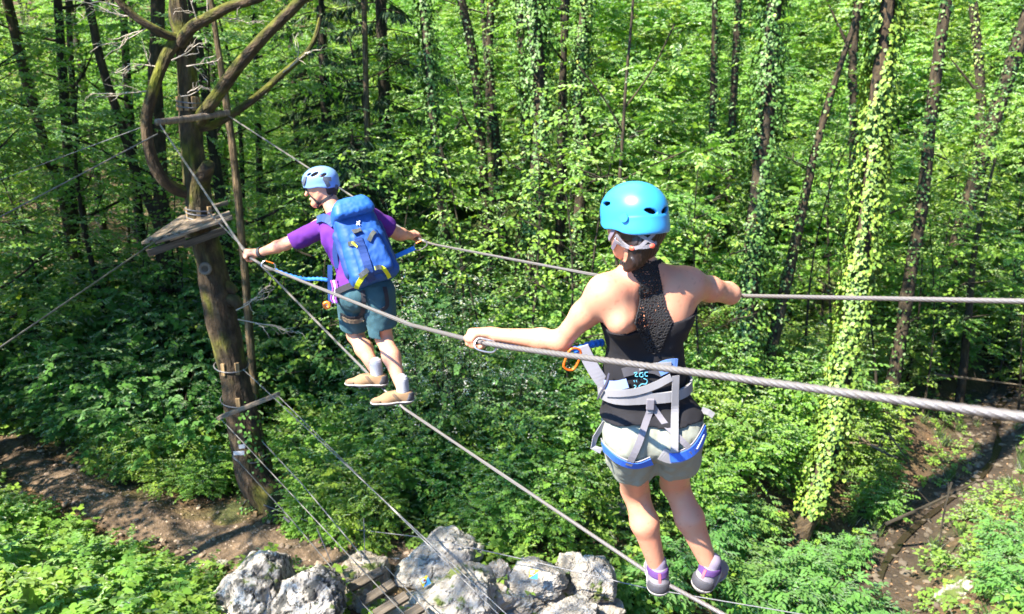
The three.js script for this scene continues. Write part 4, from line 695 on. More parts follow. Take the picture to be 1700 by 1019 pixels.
// ---------- figures: smooth joined tapered bones, meshed with surface nets ----------
const bone = (a, b, ra, rb, k = 0.02, n = null, fl = 1) => ({ a, b, ra, rb, k, n, fl, ab: b.clone().sub(a), l2: Math.max(1e-9, b.distanceToSquared(a)) });
const ball = (a, r, k = 0.02, n = null, fl = 1) => bone(a, a.clone().add(V(0, 1e-4, 0)), r, r, k, n, fl);
function bd(o, x, y, z) {
  const px = x - o.a.x, py = y - o.a.y, pz = z - o.a.z, t = clamp((px * o.ab.x + py * o.ab.y + pz * o.ab.z) / o.l2, 0, 1);
  const qx = px - o.ab.x * t, qy = py - o.ab.y * t, qz = pz - o.ab.z * t, r = o.ra + (o.rb - o.ra) * t;
  if (o.n) { const h = qx * o.n.x + qy * o.n.y + qz * o.n.z, q2 = qx * qx + qy * qy + qz * qz - h * h, hh = h / o.fl; return (Math.sqrt(q2 + hh * hh) - r) * (o.fl < 1 ? Math.max(o.fl, 0.6) : 1); }
  return Math.sqrt(qx * qx + qy * qy + qz * qz) - r;
}
const smin = (a, b, k) => { const h = Math.max(k - Math.abs(a - b), 0) / k; return Math.min(a, b) - h * h * k * 0.25; };
const field = (bones) => (x, y, z) => { let d = 9; for (const o of bones) { const e = bd(o, x, y, z); d = o.cut ? Math.max(d, -e) : smin(d, e, o.k); } return d; };
function nets(fn, lo, hi, cell) {
  const nx = Math.ceil((hi.x - lo.x) / cell) + 1, ny = Math.ceil((hi.y - lo.y) / cell) + 1, nz = Math.ceil((hi.z - lo.z) / cell) + 1, F = new Float32Array(nx * ny * nz).fill(9), at = (i, j, k) => (k * ny + j) * nx + i, B = 5;
  for (let k = 0; k < nz; k += B) for (let j = 0; j < ny; j += B) for (let i = 0; i < nx; i += B) {
    const h = (B - 1) / 2 * cell, d = fn(lo.x + i * cell + h, lo.y + j * cell + h, lo.z + k * cell + h), far = Math.abs(d) > h * 1.7320508 * 1.7 + cell * 2;
    for (let c = k; c < Math.min(k + B, nz); c++) for (let b = j; b < Math.min(j + B, ny); b++) for (let a = i; a < Math.min(i + B, nx); a++) F[at(a, b, c)] = far ? d : fn(lo.x + a * cell, lo.y + b * cell, lo.z + c * cell);
  }
  const id = new Int32Array(nx * ny * nz).fill(-1), pos = [], idx = [], E = [[0, 1], [0, 2], [0, 4], [1, 3], [1, 5], [2, 3], [2, 6], [3, 7], [4, 5], [4, 6], [5, 7], [6, 7]];
  for (let k = 0; k < nz - 1; k++) for (let j = 0; j < ny - 1; j++) for (let i = 0; i < nx - 1; i++) {
    const f = []; let neg = 0; for (let c = 0; c < 8; c++) { const v = F[at(i + (c & 1), j + ((c >> 1) & 1), k + (c >> 2))]; f.push(v); if (v < 0) neg++; }
    if (neg === 0 || neg === 8) continue;
    let x = 0, y = 0, z = 0, n = 0;
    for (const [a, b] of E) if (f[a] < 0 !== f[b] < 0) { const t = f[a] / (f[a] - f[b]); x += lerp(a & 1, b & 1, t); y += lerp((a >> 1) & 1, (b >> 1) & 1, t); z += lerp(a >> 2, b >> 2, t); n++; }
    id[at(i, j, k)] = pos.length / 3; pos.push(lo.x + (i + x / n) * cell, lo.y + (j + y / n) * cell, lo.z + (k + z / n) * cell);
  }
  const quad = (a, b, c, d, flip) => { if (a < 0 || b < 0 || c < 0 || d < 0) return; flip ? idx.push(a, c, b, a, d, c) : idx.push(a, b, c, a, c, d); };
  for (let k = 1; k < nz - 1; k++) for (let j = 1; j < ny - 1; j++) for (let i = 1; i < nx - 1; i++) {
    const s = F[at(i, j, k)] < 0;
    if (s !== F[at(i + 1, j, k)] < 0) quad(id[at(i, j - 1, k - 1)], id[at(i, j, k - 1)], id[at(i, j, k)], id[at(i, j - 1, k)], !s);
    if (s !== F[at(i, j + 1, k)] < 0) quad(id[at(i - 1, j, k - 1)], id[at(i - 1, j, k)], id[at(i, j, k)], id[at(i, j, k - 1)], !s);
    if (s !== F[at(i, j, k + 1)] < 0) quad(id[at(i - 1, j - 1, k)], id[at(i, j - 1, k)], id[at(i, j, k)], id[at(i - 1, j, k)], !s);
  }
  const g = new THREE.BufferGeometry(); g.setAttribute('position', new THREE.Float32BufferAttribute(pos, 3)); g.setIndex(idx); g.computeVertexNormals(); return g;
}
function boxOf(bones, pad) { const b = new THREE.Box3(); for (const o of bones) if (!o.cut) { const r = Math.max(o.ra, o.rb) * Math.max(1, o.fl) + pad; b.expandByPoint(o.a.clone().addScalar(r)); b.expandByPoint(o.a.clone().addScalar(-r)); b.expandByPoint(o.b.clone().addScalar(r)); b.expandByPoint(o.b.clone().addScalar(-r)); } return b; }
function mesh(bones, cell, o = {}) {
  const f0 = field(bones), off = o.off ?? 0, clip = o.clip, fn = (x, y, z) => { let d = f0(x, y, z) - off; if (o.wrinkle) d += o.wrinkle(x, y, z); if (clip) d = Math.max(d, clip(x, y, z)); return d; };
  const b = boxOf(bones, off + 0.03); if (o.box) b.intersect(o.box);
  return nets(fn, b.min, b.max, cell);
}
// where the sight line through a pixel meets a figure
function hit(fn, px, py, from = 1) { const r = ray(px, py), p = V(); let t = from; for (let k = 0; k < 200; k++) { p.copy(camera.position).addScaledVector(r, t); const d = fn(p.x, p.y, p.z); if (d < 0.0008) return p; t += d * 0.75; if (t > 9) return null; } return null; }
function grad(fn, p, e = 0.004) { return V(fn(p.x + e, p.y, p.z) - fn(p.x - e, p.y, p.z), fn(p.x, p.y + e, p.z) - fn(p.x, p.y - e, p.z), fn(p.x, p.y, p.z + e) - fn(p.x, p.y, p.z - e)).normalize(); }
// a webbing strap: points with outward normals, width and thickness
function ribbon(pts, nrm, w, t, o = {}) {
  const n = pts.length, pos = [], idx = [], closed = o.closed;
  for (let i = 0; i < n; i++) {
    const T = (closed ? pts[(i + 1) % n].clone().sub(pts[(i + n - 1) % n]) : pts[Math.min(n - 1, i + 1)].clone().sub(pts[Math.max(0, i - 1)])).normalize(), N = nrm[i].clone().addScaledVector(T, -nrm[i].dot(T)).normalize(), S = V().crossVectors(T, N), ww = (Array.isArray(w) ? lerp(w[0], w[1], i / (n - 1)) : w) / 2;
    for (const [a, b] of [[-1, 0], [-1, 1], [1, 1], [1, 0]]) { const q = pts[i].clone().addScaledVector(S, a * ww).addScaledVector(N, b * t); pos.push(q.x, q.y, q.z); }
  }
  const m = closed ? n : n - 1;
  for (let i = 0; i < m; i++) for (let j = 0; j < 4; j++) { const a = i * 4 + j, b = i * 4 + (j + 1) % 4, c = ((i + 1) % n) * 4 + j, d = ((i + 1) % n) * 4 + (j + 1) % 4; idx.push(a, b, c, b, d, c); }
  if (!closed) { idx.push(0, 3, 1, 1, 3, 2); const e = (n - 1) * 4; idx.push(e, e + 1, e + 3, e + 1, e + 2, e + 3); }
  const g = new THREE.BufferGeometry(); g.setAttribute('position', new THREE.Float32BufferAttribute(pos, 3)); g.setIndex(idx); const f = g.toNonIndexed(); f.computeVertexNormals(); return f;
}
function strap(fn, line, w, t = 0.003, lift = 0.002) {
  const P2 = [], c = new THREE.CatmullRomCurve3(line.map(([x, y]) => V(x, y, 0))), k = Math.max(6, Math.round(c.getLength() / 6)), pts = [], nr = [];
  for (let i = 0; i <= k; i++) { const q = c.getPoint(i / k), p = hit(fn, q.x, q.y); if (!p) continue; const n = grad(fn, p, 0.012); pts.push(p.addScaledVector(n, lift)); nr.push(n); }
  return pts.length > 1 ? ribbon(pts, nr, w, t) : null;
}
// a belt: rays outward from an axis point in the plane across an axis
function loop(fn, c, axis, w, t, o = {}) {
  const u = V(1, 0, 0).cross(axis).normalize(), v = V().crossVectors(axis, u), n = o.n ?? 60, pts = [], nr = [], a0 = o.a0 ?? 0, a1 = o.a1 ?? Math.PI * 2, closed = a1 - a0 > 6.28;
  for (let i = 0; i < (closed ? n : n + 1); i++) { const a = a0 + (a1 - a0) * i / n, d = u.clone().multiplyScalar(Math.cos(a)).addScaledVector(v, Math.sin(a)); let q = o.max ?? 0.35; const p = V(); for (let k = 0; k < 90; k++) { p.copy(c).addScaledVector(d, q); const e = fn(p.x, p.y, p.z); if (e < 0.001) break; q -= Math.max(0.0008, e * 0.7); if (q < 0.01) break; } pts.push(p.addScaledVector(d, o.lift ?? 0.003)); nr.push(d); }
  return ribbon(pts, nr, w, t, { closed });
}
// a hand closed round a bar: bones of palm, four fingers and thumb
function fist(c, axis, wrist, s = 1, R = 0.013, lead = 1) {
  const ax = axis.clone().normalize(), w0 = wrist.clone().sub(c), w = w0.clone().addScaledVector(ax, -w0.dot(ax)).add(V(0, 0.06, 0)); w.addScaledVector(ax, -w.dot(ax)).normalize();
  const up = V(0, 1, 0); let v = V().crossVectors(ax, w).normalize(); if (v.y < 0) v.negate();
  const at = (deg, rad, off) => { const a = deg * Math.PI / 180; return c.clone().addScaledVector(w, Math.cos(a) * rad).addScaledVector(v, Math.sin(a) * rad).addScaledVector(ax, off); };
  const B = [], kn = [], rr = R + 0.0105 * s;
  const len = [0.92, 1, 0.97, 0.82];
  for (let j = 0; j < 4; j++) {
    const off = (j - 1.5) * 0.0195 * s * lead, f = len[j], k = at(38, rr + 0.012 * s, off * 1.05), p = at(38 + 74 * f, rr + 0.004 * s, off), d = at(38 + 150 * f, rr, off * 0.97), e = at(38 + 205 * f, rr - 0.001, off * 0.95);
    kn.push(k); B.push(bone(k, p, 0.0105 * s, 0.0096 * s, 0.004), bone(p, d, 0.0096 * s, 0.0088 * s, 0.004), bone(d, e, 0.0088 * s, 0.0078 * s, 0.004), ball(p, 0.0106 * s, 0.004));
  }
  const heel = wrist.clone().lerp(at(10, rr + 0.03, 0), 0.35), hn = v;
  for (const [k, o] of [[kn[0], 0.024], [kn[1], 0.008], [kn[2], -0.008], [kn[3], -0.022]]) B.push(bone(heel.clone().addScaledVector(ax, (kn[0].clone().sub(kn[3]).dot(ax) > 0 ? 1 : -1) * o * s * 0.6), k, 0.019 * s, 0.0135 * s, 0.014));
  const th0 = heel.clone().addScaledVector(ax, (kn[0].clone().sub(kn[3]).dot(ax) > 0 ? 1 : -1) * 0.02 * s).addScaledVector(v, -0.01 * s), sd = (kn[0].clone().sub(c).dot(ax)) * 1.25;
  const t1 = at(-40, rr + 0.012, sd), t2 = at(-95, rr + 0.003, sd * 0.95), t3 = at(-135, rr + 0.004, sd * 0.75);
  B.push(bone(th0, t1, 0.017 * s, 0.0125 * s, 0.01), bone(t1, t2, 0.0122 * s, 0.0108 * s, 0.004), bone(t2, t3, 0.0108 * s, 0.009 * s, 0.004));
  return B;
}
// skin tones vary over the body
function skinTone(g, base, seed) { const p = g.attributes.position, c = []; for (let i = 0; i < p.count; i++) { const n = fbm(p.getX(i) * 14, p.getY(i) * 14, p.getZ(i) * 14 + seed, 3), f = noise(p.getX(i) * 90, p.getY(i) * 90, p.getZ(i) * 90), k = f > 0.52 ? 0.8 : 1; c.push(base[0] * (1 + n * 0.16) * k, base[1] * (1 - n * 0.22) * k, base[2] * (1 - n * 0.28) * k); } g.setAttribute('color', new THREE.Float32BufferAttribute(c, 3)); return g; }
const skinMat = phys(1, 1, 1, 0.52, { vertexColors: true, sheen: 0.15, sheenColor: lin(0.6, 0.3, 0.2), sheenRoughness: 0.5 });
// carabiner: a bent rod with a gate
function carabiner(c, dir, face, L, mat, gateMat, name, label, group) {
  const d = dir.clone().normalize(), n = face.clone().addScaledVector(d, -face.dot(d)).normalize(), s = V().crossVectors(d, n), W = L * 0.28, r = L * 0.05, t = thing(name, label, 'carabiner', c, group);
  const q = (a, b) => c.clone().addScaledVector(d, a * L / 2).addScaledVector(s, b * W);
  wpart(t, 'frame', tube([q(-0.55, -0.95), q(-0.8, -0.8), q(-1, -0.1), q(-0.9, 0.7), q(-0.5, 1), q(0.4, 1), q(0.85, 0.75), q(1, 0), q(0.85, -0.7), q(0.55, -0.95)], r, { seg: 7, step: L * 0.06 }), mat);
  wpart(t, 'gate', tube([q(-0.6, -0.97), q(0.6, -0.97)], r * 0.95, { seg: 7, step: L * 0.2 }), gateMat);
  return t;
}
// ---------- the woman ----------
{
  const yaw = 0.06, F = V(Math.sin(yaw), 0, -Math.cos(yaw)), R = V(Math.cos(yaw), 0, Math.sin(yaw)), at = (p, r = 0, u = 0, f = 0) => p.clone().addScaledVector(R, r).add(V(0, u, 0)).addScaledVector(F, f);
  const head = P(1051, 378, 2.78), c7 = P(1066, 446, 2.79), chest = P(1072, 520, 2.84), waist = P(1069, 618, 2.88), pel = P(1082, 706, 2.90);
  const sL = P(1003, 484, 2.76), sR = P(1143, 471, 2.88), eL = P(931, 566, 2.88), wL = P(828, 556, 2.99), eR = P(1212, 488, 3.04), wR = RH_W.clone().add(V(0.02, 0.035, 0.055));
  const hL = P(1047, 733, 2.90), hR = P(1122, 728, 2.92), kL = P(1054, 812, 3.14), kR = P(1120, 802, 3.15), aL = P(1092, 944, 3.14), aR = P(1179, 942, 3.11);
  const face = V(-0.52, -0.12, -0.84).normalize(), hr = V().crossVectors(face, V(0, 1, 0)).normalize(), hu = V().crossVectors(hr, face);
  const H = (r, u, f) => head.clone().addScaledVector(hr, r).addScaledVector(hu, u).addScaledVector(face, f);
  const t = thing('person', 'woman in black lace back top and light blue helmet crossing the cables', 'person', P(1110, 975, 3.15));
  const torso = [
    bone(at(chest, -0.075, 0.06, 0.01), at(chest, 0.075, 0.06, 0.01), 0.092, 0.092, 0.05, F, 0.92), bone(at(chest, -0.06, -0.04, 0), at(chest, 0.06, -0.04, 0), 0.088, 0.088, 0.07, F, 0.9),
    bone(at(waist, -0.055, 0.05), at(waist, 0.055, 0.05), 0.079, 0.079, 0.09, F, 0.92), bone(at(waist, -0.06, -0.05), at(waist, 0.06, -0.05), 0.083, 0.083, 0.09, F, 0.95),
    bone(at(pel, -0.075, 0.03, 0), at(pel, 0.075, 0.03, 0), 0.1, 0.1, 0.09, F, 0.95), ball(at(pel, -0.075, -0.035, -0.055), 0.096, 0.06), ball(at(pel, 0.075, -0.03, -0.055), 0.096, 0.06),
    ball(at(chest, -0.07, 0.0, 0.1), 0.062, 0.05), ball(at(chest, 0.07, 0.0, 0.1), 0.062, 0.05),
  ];
  const upper = [
    bone(at(c7, 0, -0.015, 0.02), H(0, -0.07, -0.015), 0.054, 0.05, 0.05), bone(at(c7, -0.01, -0.03, 0.02), sL, 0.05, 0.05, 0.06), bone(at(c7, 0.01, -0.03, 0.02), sR, 0.05, 0.05, 0.06),
    bone(at(sL, 0.06, -0.1, -0.02), at(sL, 0.025, -0.03, 0), 0.05, 0.045, 0.07), bone(at(sR, -0.06, -0.1, -0.02), at(sR, -0.025, -0.03, 0), 0.05, 0.045, 0.07),
    bone(sL, sL.clone().lerp(eL, 0.45), 0.052, 0.046, 0.05), bone(sL.clone().lerp(eL, 0.45), eL, 0.046, 0.037, 0.03), bone(eL, eL.clone().lerp(wL, 0.3), 0.037, 0.041, 0.03), bone(eL.clone().lerp(wL, 0.3), wL, 0.041, 0.026, 0.02),
    bone(sR, sR.clone().lerp(eR, 0.5), 0.052, 0.045, 0.05), bone(sR.clone().lerp(eR, 0.5), eR, 0.045, 0.039, 0.03), bone(eR, eR.clone().lerp(wR, 0.35), 0.038, 0.04, 0.02), bone(eR.clone().lerp(wR, 0.35), wR, 0.04, 0.026, 0.02),
  ];
  const legs = [
    bone(hL, kL, 0.092, 0.056, 0.04), ball(kL.clone().add(V(0, 0.0, -0.015)), 0.054, 0.02), bone(kL, kL.clone().lerp(aL, 0.38).add(V(0, 0, 0.022)), 0.052, 0.059, 0.03), bone(kL.clone().lerp(aL, 0.38).add(V(0, 0, 0.022)), aL, 0.059, 0.035, 0.025),
    bone(hR, kR, 0.094, 0.057, 0.04), ball(kR.clone().add(V(0, 0.0, -0.015)), 0.054, 0.02), bone(kR, kR.clone().lerp(aR, 0.38).add(V(0, 0, 0.022)), 0.053, 0.060, 0.03), bone(kR.clone().lerp(aR, 0.38).add(V(0, 0, 0.022)), aR, 0.060, 0.035, 0.025),
  ];
  const headB = [
    ball(H(0, 0.035, -0.015), 0.088, 0.03), ball(H(0, 0.01, 0.02), 0.078, 0.03), bone(H(0, -0.04, 0.03), H(0, -0.085, 0.055), 0.055, 0.03, 0.03), bone(H(-0.055, -0.03, 0.01), H(-0.03, -0.08, 0.045), 0.02, 0.02, 0.03), bone(H(0.055, -0.03, 0.01), H(0.03, -0.08, 0.045), 0.02, 0.02, 0.03),
    bone(H(0, 0.005, 0.092), H(0, -0.03, 0.108), 0.009, 0.013, 0.012), bone(H(-0.022, -0.058, 0.085), H(0.022, -0.058, 0.085), 0.009, 0.009, 0.012),
    bone(H(-0.078, 0.02, -0.005), H(-0.074, -0.022, 0.002), 0.012, 0.008, 0.006), bone(H(0.078, 0.02, -0.005), H(0.074, -0.022, 0.002), 0.012, 0.008, 0.006),
    ball(H(-0.03, 0.005, 0.078), 0.013, 0.006), ball(H(0.03, 0.005, 0.078), 0.013, 0.006),
  ];
  const fistL = fist(LH_W, LC[5].clone().sub(LC[3]), wL, 1, 0.0115, -1), fistR = fist(RH_W, RC[5].clone().sub(RC[3]), wR, 1, 0.0105, 1);
  const all = [...torso, ...upper, ...legs], base = [0.55, 0.255, 0.158];
  const spineA = at(c7, 0, -0.03, 0), spineB = waist.clone(), sAx = spineB.clone().sub(spineA), sL2 = sAx.lengthSq();
  const relief = (x, y, z) => { const v = V(x, y, z).sub(spineA), tt = v.dot(sAx) / sL2; if (tt < -0.1 || tt > 1.1) return 0; const o = v.dot(R), u = Math.abs(o); return 0.006 * Math.exp(-((o / 0.013) ** 2)) - 0.004 * Math.exp(-(((u - 0.085) / 0.03) ** 2) - ((tt - 0.42) / 0.2) ** 2) + 0.003 * Math.exp(-(((u - 0.045) / 0.014) ** 2) - ((tt - 0.5) / 0.3) ** 2); };
  const bodyG = mesh(all, 0.008, { wrinkle: relief }), headG = mesh([...headB, bone(H(0, -0.03, -0.02), at(c7, 0, 0, 0.015), 0.05, 0.05, 0.03)], 0.0045);
  const hand = (f, wr, el) => { const b = [...f, bone(wr, wr.clone().lerp(el, 0.25), 0.0265, 0.031, 0.02)]; return mesh(b, 0.0034); };
  wpart(t, 'body', skinTone(mergeGeometries([bodyG, headG, hand(fistL, wL, eL), hand(fistR, wR, eR)]), base, 1), skinMat);
  // hair under the helmet, gathered low
  const hairB = [ball(H(0, 0.025, -0.028), 0.09, 0.02), bone(H(0.01, -0.02, -0.055), H(0.0, -0.06, -0.06), 0.068, 0.048, 0.03), bone(H(-0.03, -0.055, -0.065), H(-0.035, -0.11, -0.05), 0.034, 0.022, 0.03), bone(H(-0.035, -0.11, -0.05), H(-0.05, -0.135, -0.02), 0.022, 0.016, 0.03)];
  const hairC = (x, y, z) => { const v = V(x, y, z).sub(head); return v.dot(face) - 0.012 + 0.25 * v.dot(hu); };
  const strands = (x, y, z) => { const v = V(x, y, z).sub(head); return 0.0018 * Math.sin(v.dot(hr) * 520 + 3 * Math.sin(v.dot(hu) * 60)); };
  wpart(t, 'hair', mesh(hairB, 0.0042, { clip: hairC, wrinkle: strands }), phys(0.016, 0.0085, 0.0065, 0.45, {}));
  // helmet
  const hc = H(0, 0.06, -0.008);
  const hq = (x, y, z) => { const v = V(x, y, z).sub(hc); return [v.dot(hr), v.dot(hu), v.dot(face)]; };
  const helm = (x, y, z) => {
    const [a, b, c] = hq(x, y, z), e = (k) => { const q = Math.hypot(a / (0.108 + k), (b < 0 ? b * 0.55 : b) / (0.102 + k), c / (0.132 + k)); return (q - 1) * (0.104 + k); };
    const rim = -0.058 - 0.02 * sst(-0.0, -0.1, c) + 0.016 * sst(0.03, 0.1, c); const sm = (p, q) => -smin(-p, -q, 0.007); let d = sm(e(0.008 * sst(-0.02, -0.075, b)), rim - b); d = sm(d, -(e(-0.013)));
    // vents at the back and the stepped brow line
    for (const sx of [-1, 1]) { const u = (a - sx * 0.03) / 0.021, w = (b + 0.002 - 0.006 * u * sx) / 0.0095; if (c < 0) d = Math.max(d, (1 - Math.hypot(u, w)) * 0.0095); }
    for (const sx of [-1, 1]) { const u = (c - 0.03) / 0.03, w = (b - 0.03) / 0.008; if (a * sx > 0) d = Math.max(d, (1 - Math.hypot(u, w)) * 0.008); }
    return d - 0.0022 * sst(-0.012, -0.022, b) * sst(-0.03, -0.06, c);
  };
  const hb = new THREE.Box3().setFromCenterAndSize(hc, V(0.36, 0.36, 0.36));
  const helmet = wpart(t, 'helmet', nets(helm, hb.min, hb.max, 0.0027), phys(0.035, 0.3, 0.62, 0.34, { clearcoat: 0.5, clearcoatRoughness: 0.25 }), 'light blue climbing helmet with two rear vents');
  { const q = hit(helm, 1037, 362); if (q) { const n = grad(helm, q), g = new THREE.CylinderGeometry(0.0145, 0.0155, 0.005, 20); g.applyQuaternion(new THREE.Quaternion().setFromUnitVectors(V(0, 1, 0), n)); g.translate(q.x + n.x * 0.006, q.y + n.y * 0.006, q.z + n.z * 0.006); wpart(helmet, 'clip_button', g, phys(0.03, 0.27, 0.6, 0.35)); } }
  // head straps with the red adjusters
  const grey = std(0.22, 0.215, 0.24, 0.75), headF = field([...headB, ...hairB, bone(H(0, -0.03, -0.02), at(c7, 0, 0, 0.015), 0.05, 0.05, 0.03)]), darkNet = std(0.06, 0.05, 0.06, 0.8);
  const hs = [[[1022, 398], [1036, 406], [1052, 411], [1066, 408]], [[1060, 388], [1072, 396], [1084, 404]], [[1086, 386], [1074, 398], [1062, 410]], [[1062, 410], [1078, 408], [1088, 402]], [[1024, 388], [1034, 400], [1046, 410]]];
  for (const l of hs) { const g = strap(headF, l, 0.012, 0.003, 0.004); if (g) wpart(helmet, 'strap', g, grey); }
  for (const [x, y] of [[1051, 411], [1081, 408]]) { const q = hit(headF, x, y); if (q) { const n = grad(headF, q), g = new THREE.SphereGeometry(0.0105, 12, 8); g.scale(1, 0.8, 0.5); g.applyQuaternion(new THREE.Quaternion().setFromUnitVectors(V(0, 0, 1), n)); g.translate(q.x + n.x * 0.008, q.y + n.y * 0.008, q.z + n.z * 0.008); wpart(helmet, 'adjuster', g, std(0.85, 0.12, 0.07, 0.4)); } }
  for (const l of [[[1022, 378], [1012, 400], [1013, 420]], [[1024, 398], [1018, 412], [1013, 422]]]) { const g = strap(headF, l, 0.014, 0.003, 0.003); if (g) wpart(helmet, 'chin_strap', g, std(0.22, 0.19, 0.25, 0.8)); }
  // sleeveless top: bare shoulders, low back
  const topB = [...torso, upper[3], upper[4]], bodyF = field(all);
  const edge = P(1065, 541, 2.75), edgeR = P(1137, 520, 2.8), slope = (edgeR.y - edge.y) / (edgeR.x - edge.x);
  const wr1 = (x, y, z) => -0.012 * sst(pel.y + 0.12, pel.y + 0.06, y) + 0.0035 * Math.sin(y * 95 + 5 * noise(x * 8, y * 6, z * 8) + x * 14) * sst(4.95, 4.75, y) + 0.004 * noise(x * 18, y * 26, z * 18);
  const black = std(0.005, 0.005, 0.008, 0.9);
  const topClip = (x, y, z) => { const back = (z - chest.z) > 0 ? 0 : 0.1; return Math.max(y - (edge.y + (x - edge.x) * slope * (x > edge.x - 0.06 ? 1 : 0.2) - 0.012 + back), (pel.y + 0.048 + 0.006 * Math.sin(x * 30)) - y); };
  wpart(t, 'top', mesh(topB, 0.0065, { off: 0.008, clip: topClip, wrinkle: wr1 }), black, 'black sleeveless top');
  // lace panel down the spine
  { const r = rng(9), gs = [], W = (y) => y < 470 ? lerp(26, 17, (y - 438) / 32) : y < 505 ? lerp(17, 21, (y - 470) / 35) : y < 535 ? lerp(21, 34, (y - 505) / 30) : lerp(34, 8, (y - 535) / 47), X = (y) => y < 470 ? lerp(1066, 1080, (y - 438) / 32) : lerp(1080, 1086, (y - 470) / 112), surf = (x, y, z) => Math.min(bodyF(x, y, z), field(topB)(x, y, z) - 0.008 + 0);
    const put = (x, y, rad, th) => { const q = hit(surf, x, y); if (!q) return; const n = grad(surf, q, 0.015); gs.push(ring(q.addScaledVector(n, 0.003), n.add(V(r.n() * 0.12, r.n() * 0.12, 0)), rad, th, 11, 5)); };
    for (let y = 436; y < 582; y += 5) { const w = W(y); for (let x = -w; x <= w; x += 6) put(X(y) + x * 0.85 + r.n() * 1.5, y + r.n() * 2, r.u(0.0045, 0.008), r.u(0.0017, 0.0028)); for (const s of [-1, 1]) put(X(y) + s * w * 0.85, y, 0.006, 0.003); }
    for (let k = 0; k < 9; k++) { const y = lerp(450, 570, k / 8); for (const s of [-1, 1]) put(X(y) + s * W(y) * 0.5, y, 0.012, 0.0026); }
    for (const s of [-1, 1]) for (let k = 0; k < 10; k++) { const u = k / 9; put(1066 + s * lerp(6, 34, u), 440 - 12 * u + (s > 0 ? 4 : 8), 0.006, 0.003); }
    wpart(t, 'lace_panel', mergeGeometries(gs), std(0.008, 0.008, 0.01, 0.8), 'black crocheted lace panel down the spine'); }
  // shorts
  const shB = [...torso.slice(3), bone(hL, hL.clone().lerp(kL, 0.6), 0.096, 0.091, 0.018), bone(hR, hR.clone().lerp(kR, 0.6), 0.097, 0.093, 0.018)];
  const legAx = (h, k) => { const d = k.clone().sub(h).normalize(); return (x, y, z, c) => (x - h.x) * d.x + (y - h.y) * d.y + (z - h.z) * d.z - c; };
  const lL = legAx(hL, kL), lR = legAx(hR, kR), crease = (x, y, z) => 0.008 * noise(x * 26, y * 9, z * 26) + 0.003 * Math.sin(x * 70 + 6 * noise(x * 5, y * 7, z * 5)) * sst(4.86, 4.80, y) + 0.0025 * noise(x * 50, y * 50, z * 50);
  wpart(t, 'shorts', mesh(shB, 0.007, { off: 0.008, wrinkle: crease, clip: (x, y, z) => Math.max(y - (pel.y + 0.085), x < pel.x + 0.005 ? lL(x, y, z, 0.18) : lR(x, y, z, 0.165)) }), std(0.235, 0.25, 0.205, 0.9), 'pale grey green shorts');
  // harness
  const g1 = field(shB), g2 = field(topB), surf = (x, y, z) => Math.min(g1(x, y, z), g2(x, y, z)) - 0.014;
  const webG = std(0.22, 0.22, 0.235, 0.85), webD = std(0.16, 0.155, 0.18, 0.85), blueP = std(0.03, 0.13, 0.62, 0.7);
  const har = wpart(t, 'harness', loop(surf, P(1069, 640, 2.88), V(-0.1, 1, 0.12).normalize(), 0.042, 0.008), webG, 'grey and blue climbing harness');
  for (const [l, w, m, lift, n] of [
    [[[1008, 637], [1024, 638], [1042, 634]], 0.036, std(0.2, 0.28, 0.55, 0.75), 0.012, 'pad'], [[[1034, 618], [1060, 612], [1085, 612], [1100, 618]], 0.034, std(0.05, 0.05, 0.06, 0.85), 0.004, 'pad'],
    [[[1092, 613], [1108, 606], [1122, 605]], 0.05, std(0.1, 0.2, 0.5, 0.7), 0.007, 'pad'], [[[1060, 610], [1085, 604], [1112, 602]], 0.016, webG, 0.012, 'webbing'],
    [[[1010, 650], [1030, 650], [1060, 646], [1090, 636], [1112, 624]], 0.028, webG, 0.014, 'webbing'],
    [[[1119, 622], [1118, 660], [1119, 700], [1119, 748]], 0.028, webG, 0.012, 'webbing'], [[[1077, 645], [1078, 664], [1079, 684]], 0.022, webG, 0.008, 'webbing'],
    [[[1079, 680], [1070, 705], [1060, 735], [1044, 770]], 0.025, webD, 0.005, 'webbing'], [[[1083, 672], [1105, 705], [1128, 728], [1150, 750]], 0.022, webD, 0.004, 'webbing'],
    [[[1016, 618], [1012, 634], [1004, 650], [1000, 660]], 0.008, std(0.05, 0.05, 0.08, 0.7), 0.018, 'cord'],
  ]) { const g = strap(surf, l, w, 0.003, lift); if (g) wpart(har, n, g, m); }
  { const q = hit(surf, 1079, 668); if (q) { const n = grad(surf, q, 0.01), g = new RoundedBoxGeometry(0.03, 0.045, 0.012, 2, 0.004); g.applyQuaternion(new THREE.Quaternion().setFromUnitVectors(V(0, 0, 1), n)); g.translate(q.x + n.x * 0.014, q.y + n.y * 0.014, q.z + n.z * 0.014); wpart(har, 'buckle', g, webD); } }
  // blue hand-written marks on the black pad
  { const gs = []; const mk = (l) => { const pts = l.map(([x, y]) => { const p = hit(surf, x, y); return p && p.addScaledVector(grad(surf, p), 0.0085); }).filter(Boolean); if (pts.length > 1) gs.push(tube(pts, 0.0018, { seg: 5, step: 0.004 })); };
    mk([[1052, 618], [1058, 617], [1054, 623], [1059, 624]]); mk([[1067, 617], [1062, 619], [1062, 624], [1067, 624], [1067, 620]]); mk([[1075, 617], [1071, 617], [1071, 623], [1075, 623]]); mk([[1052, 630], [1053, 633]]); mk([[1056, 630], [1057, 633]]); mk([[1068, 627], [1074, 630], [1072, 636], [1065, 636], [1060, 640]]); mk([[1052, 638], [1056, 639], [1053, 643]]);
    if (gs.length) wpart(har, 'marking', mergeGeometries(gs), std(0.09, 0.36, 0.5, 0.7), 'light blue hand drawn figures on the black pad'); }
  const surfL = (x, y, z) => g1(x, y, z) - 0.013;
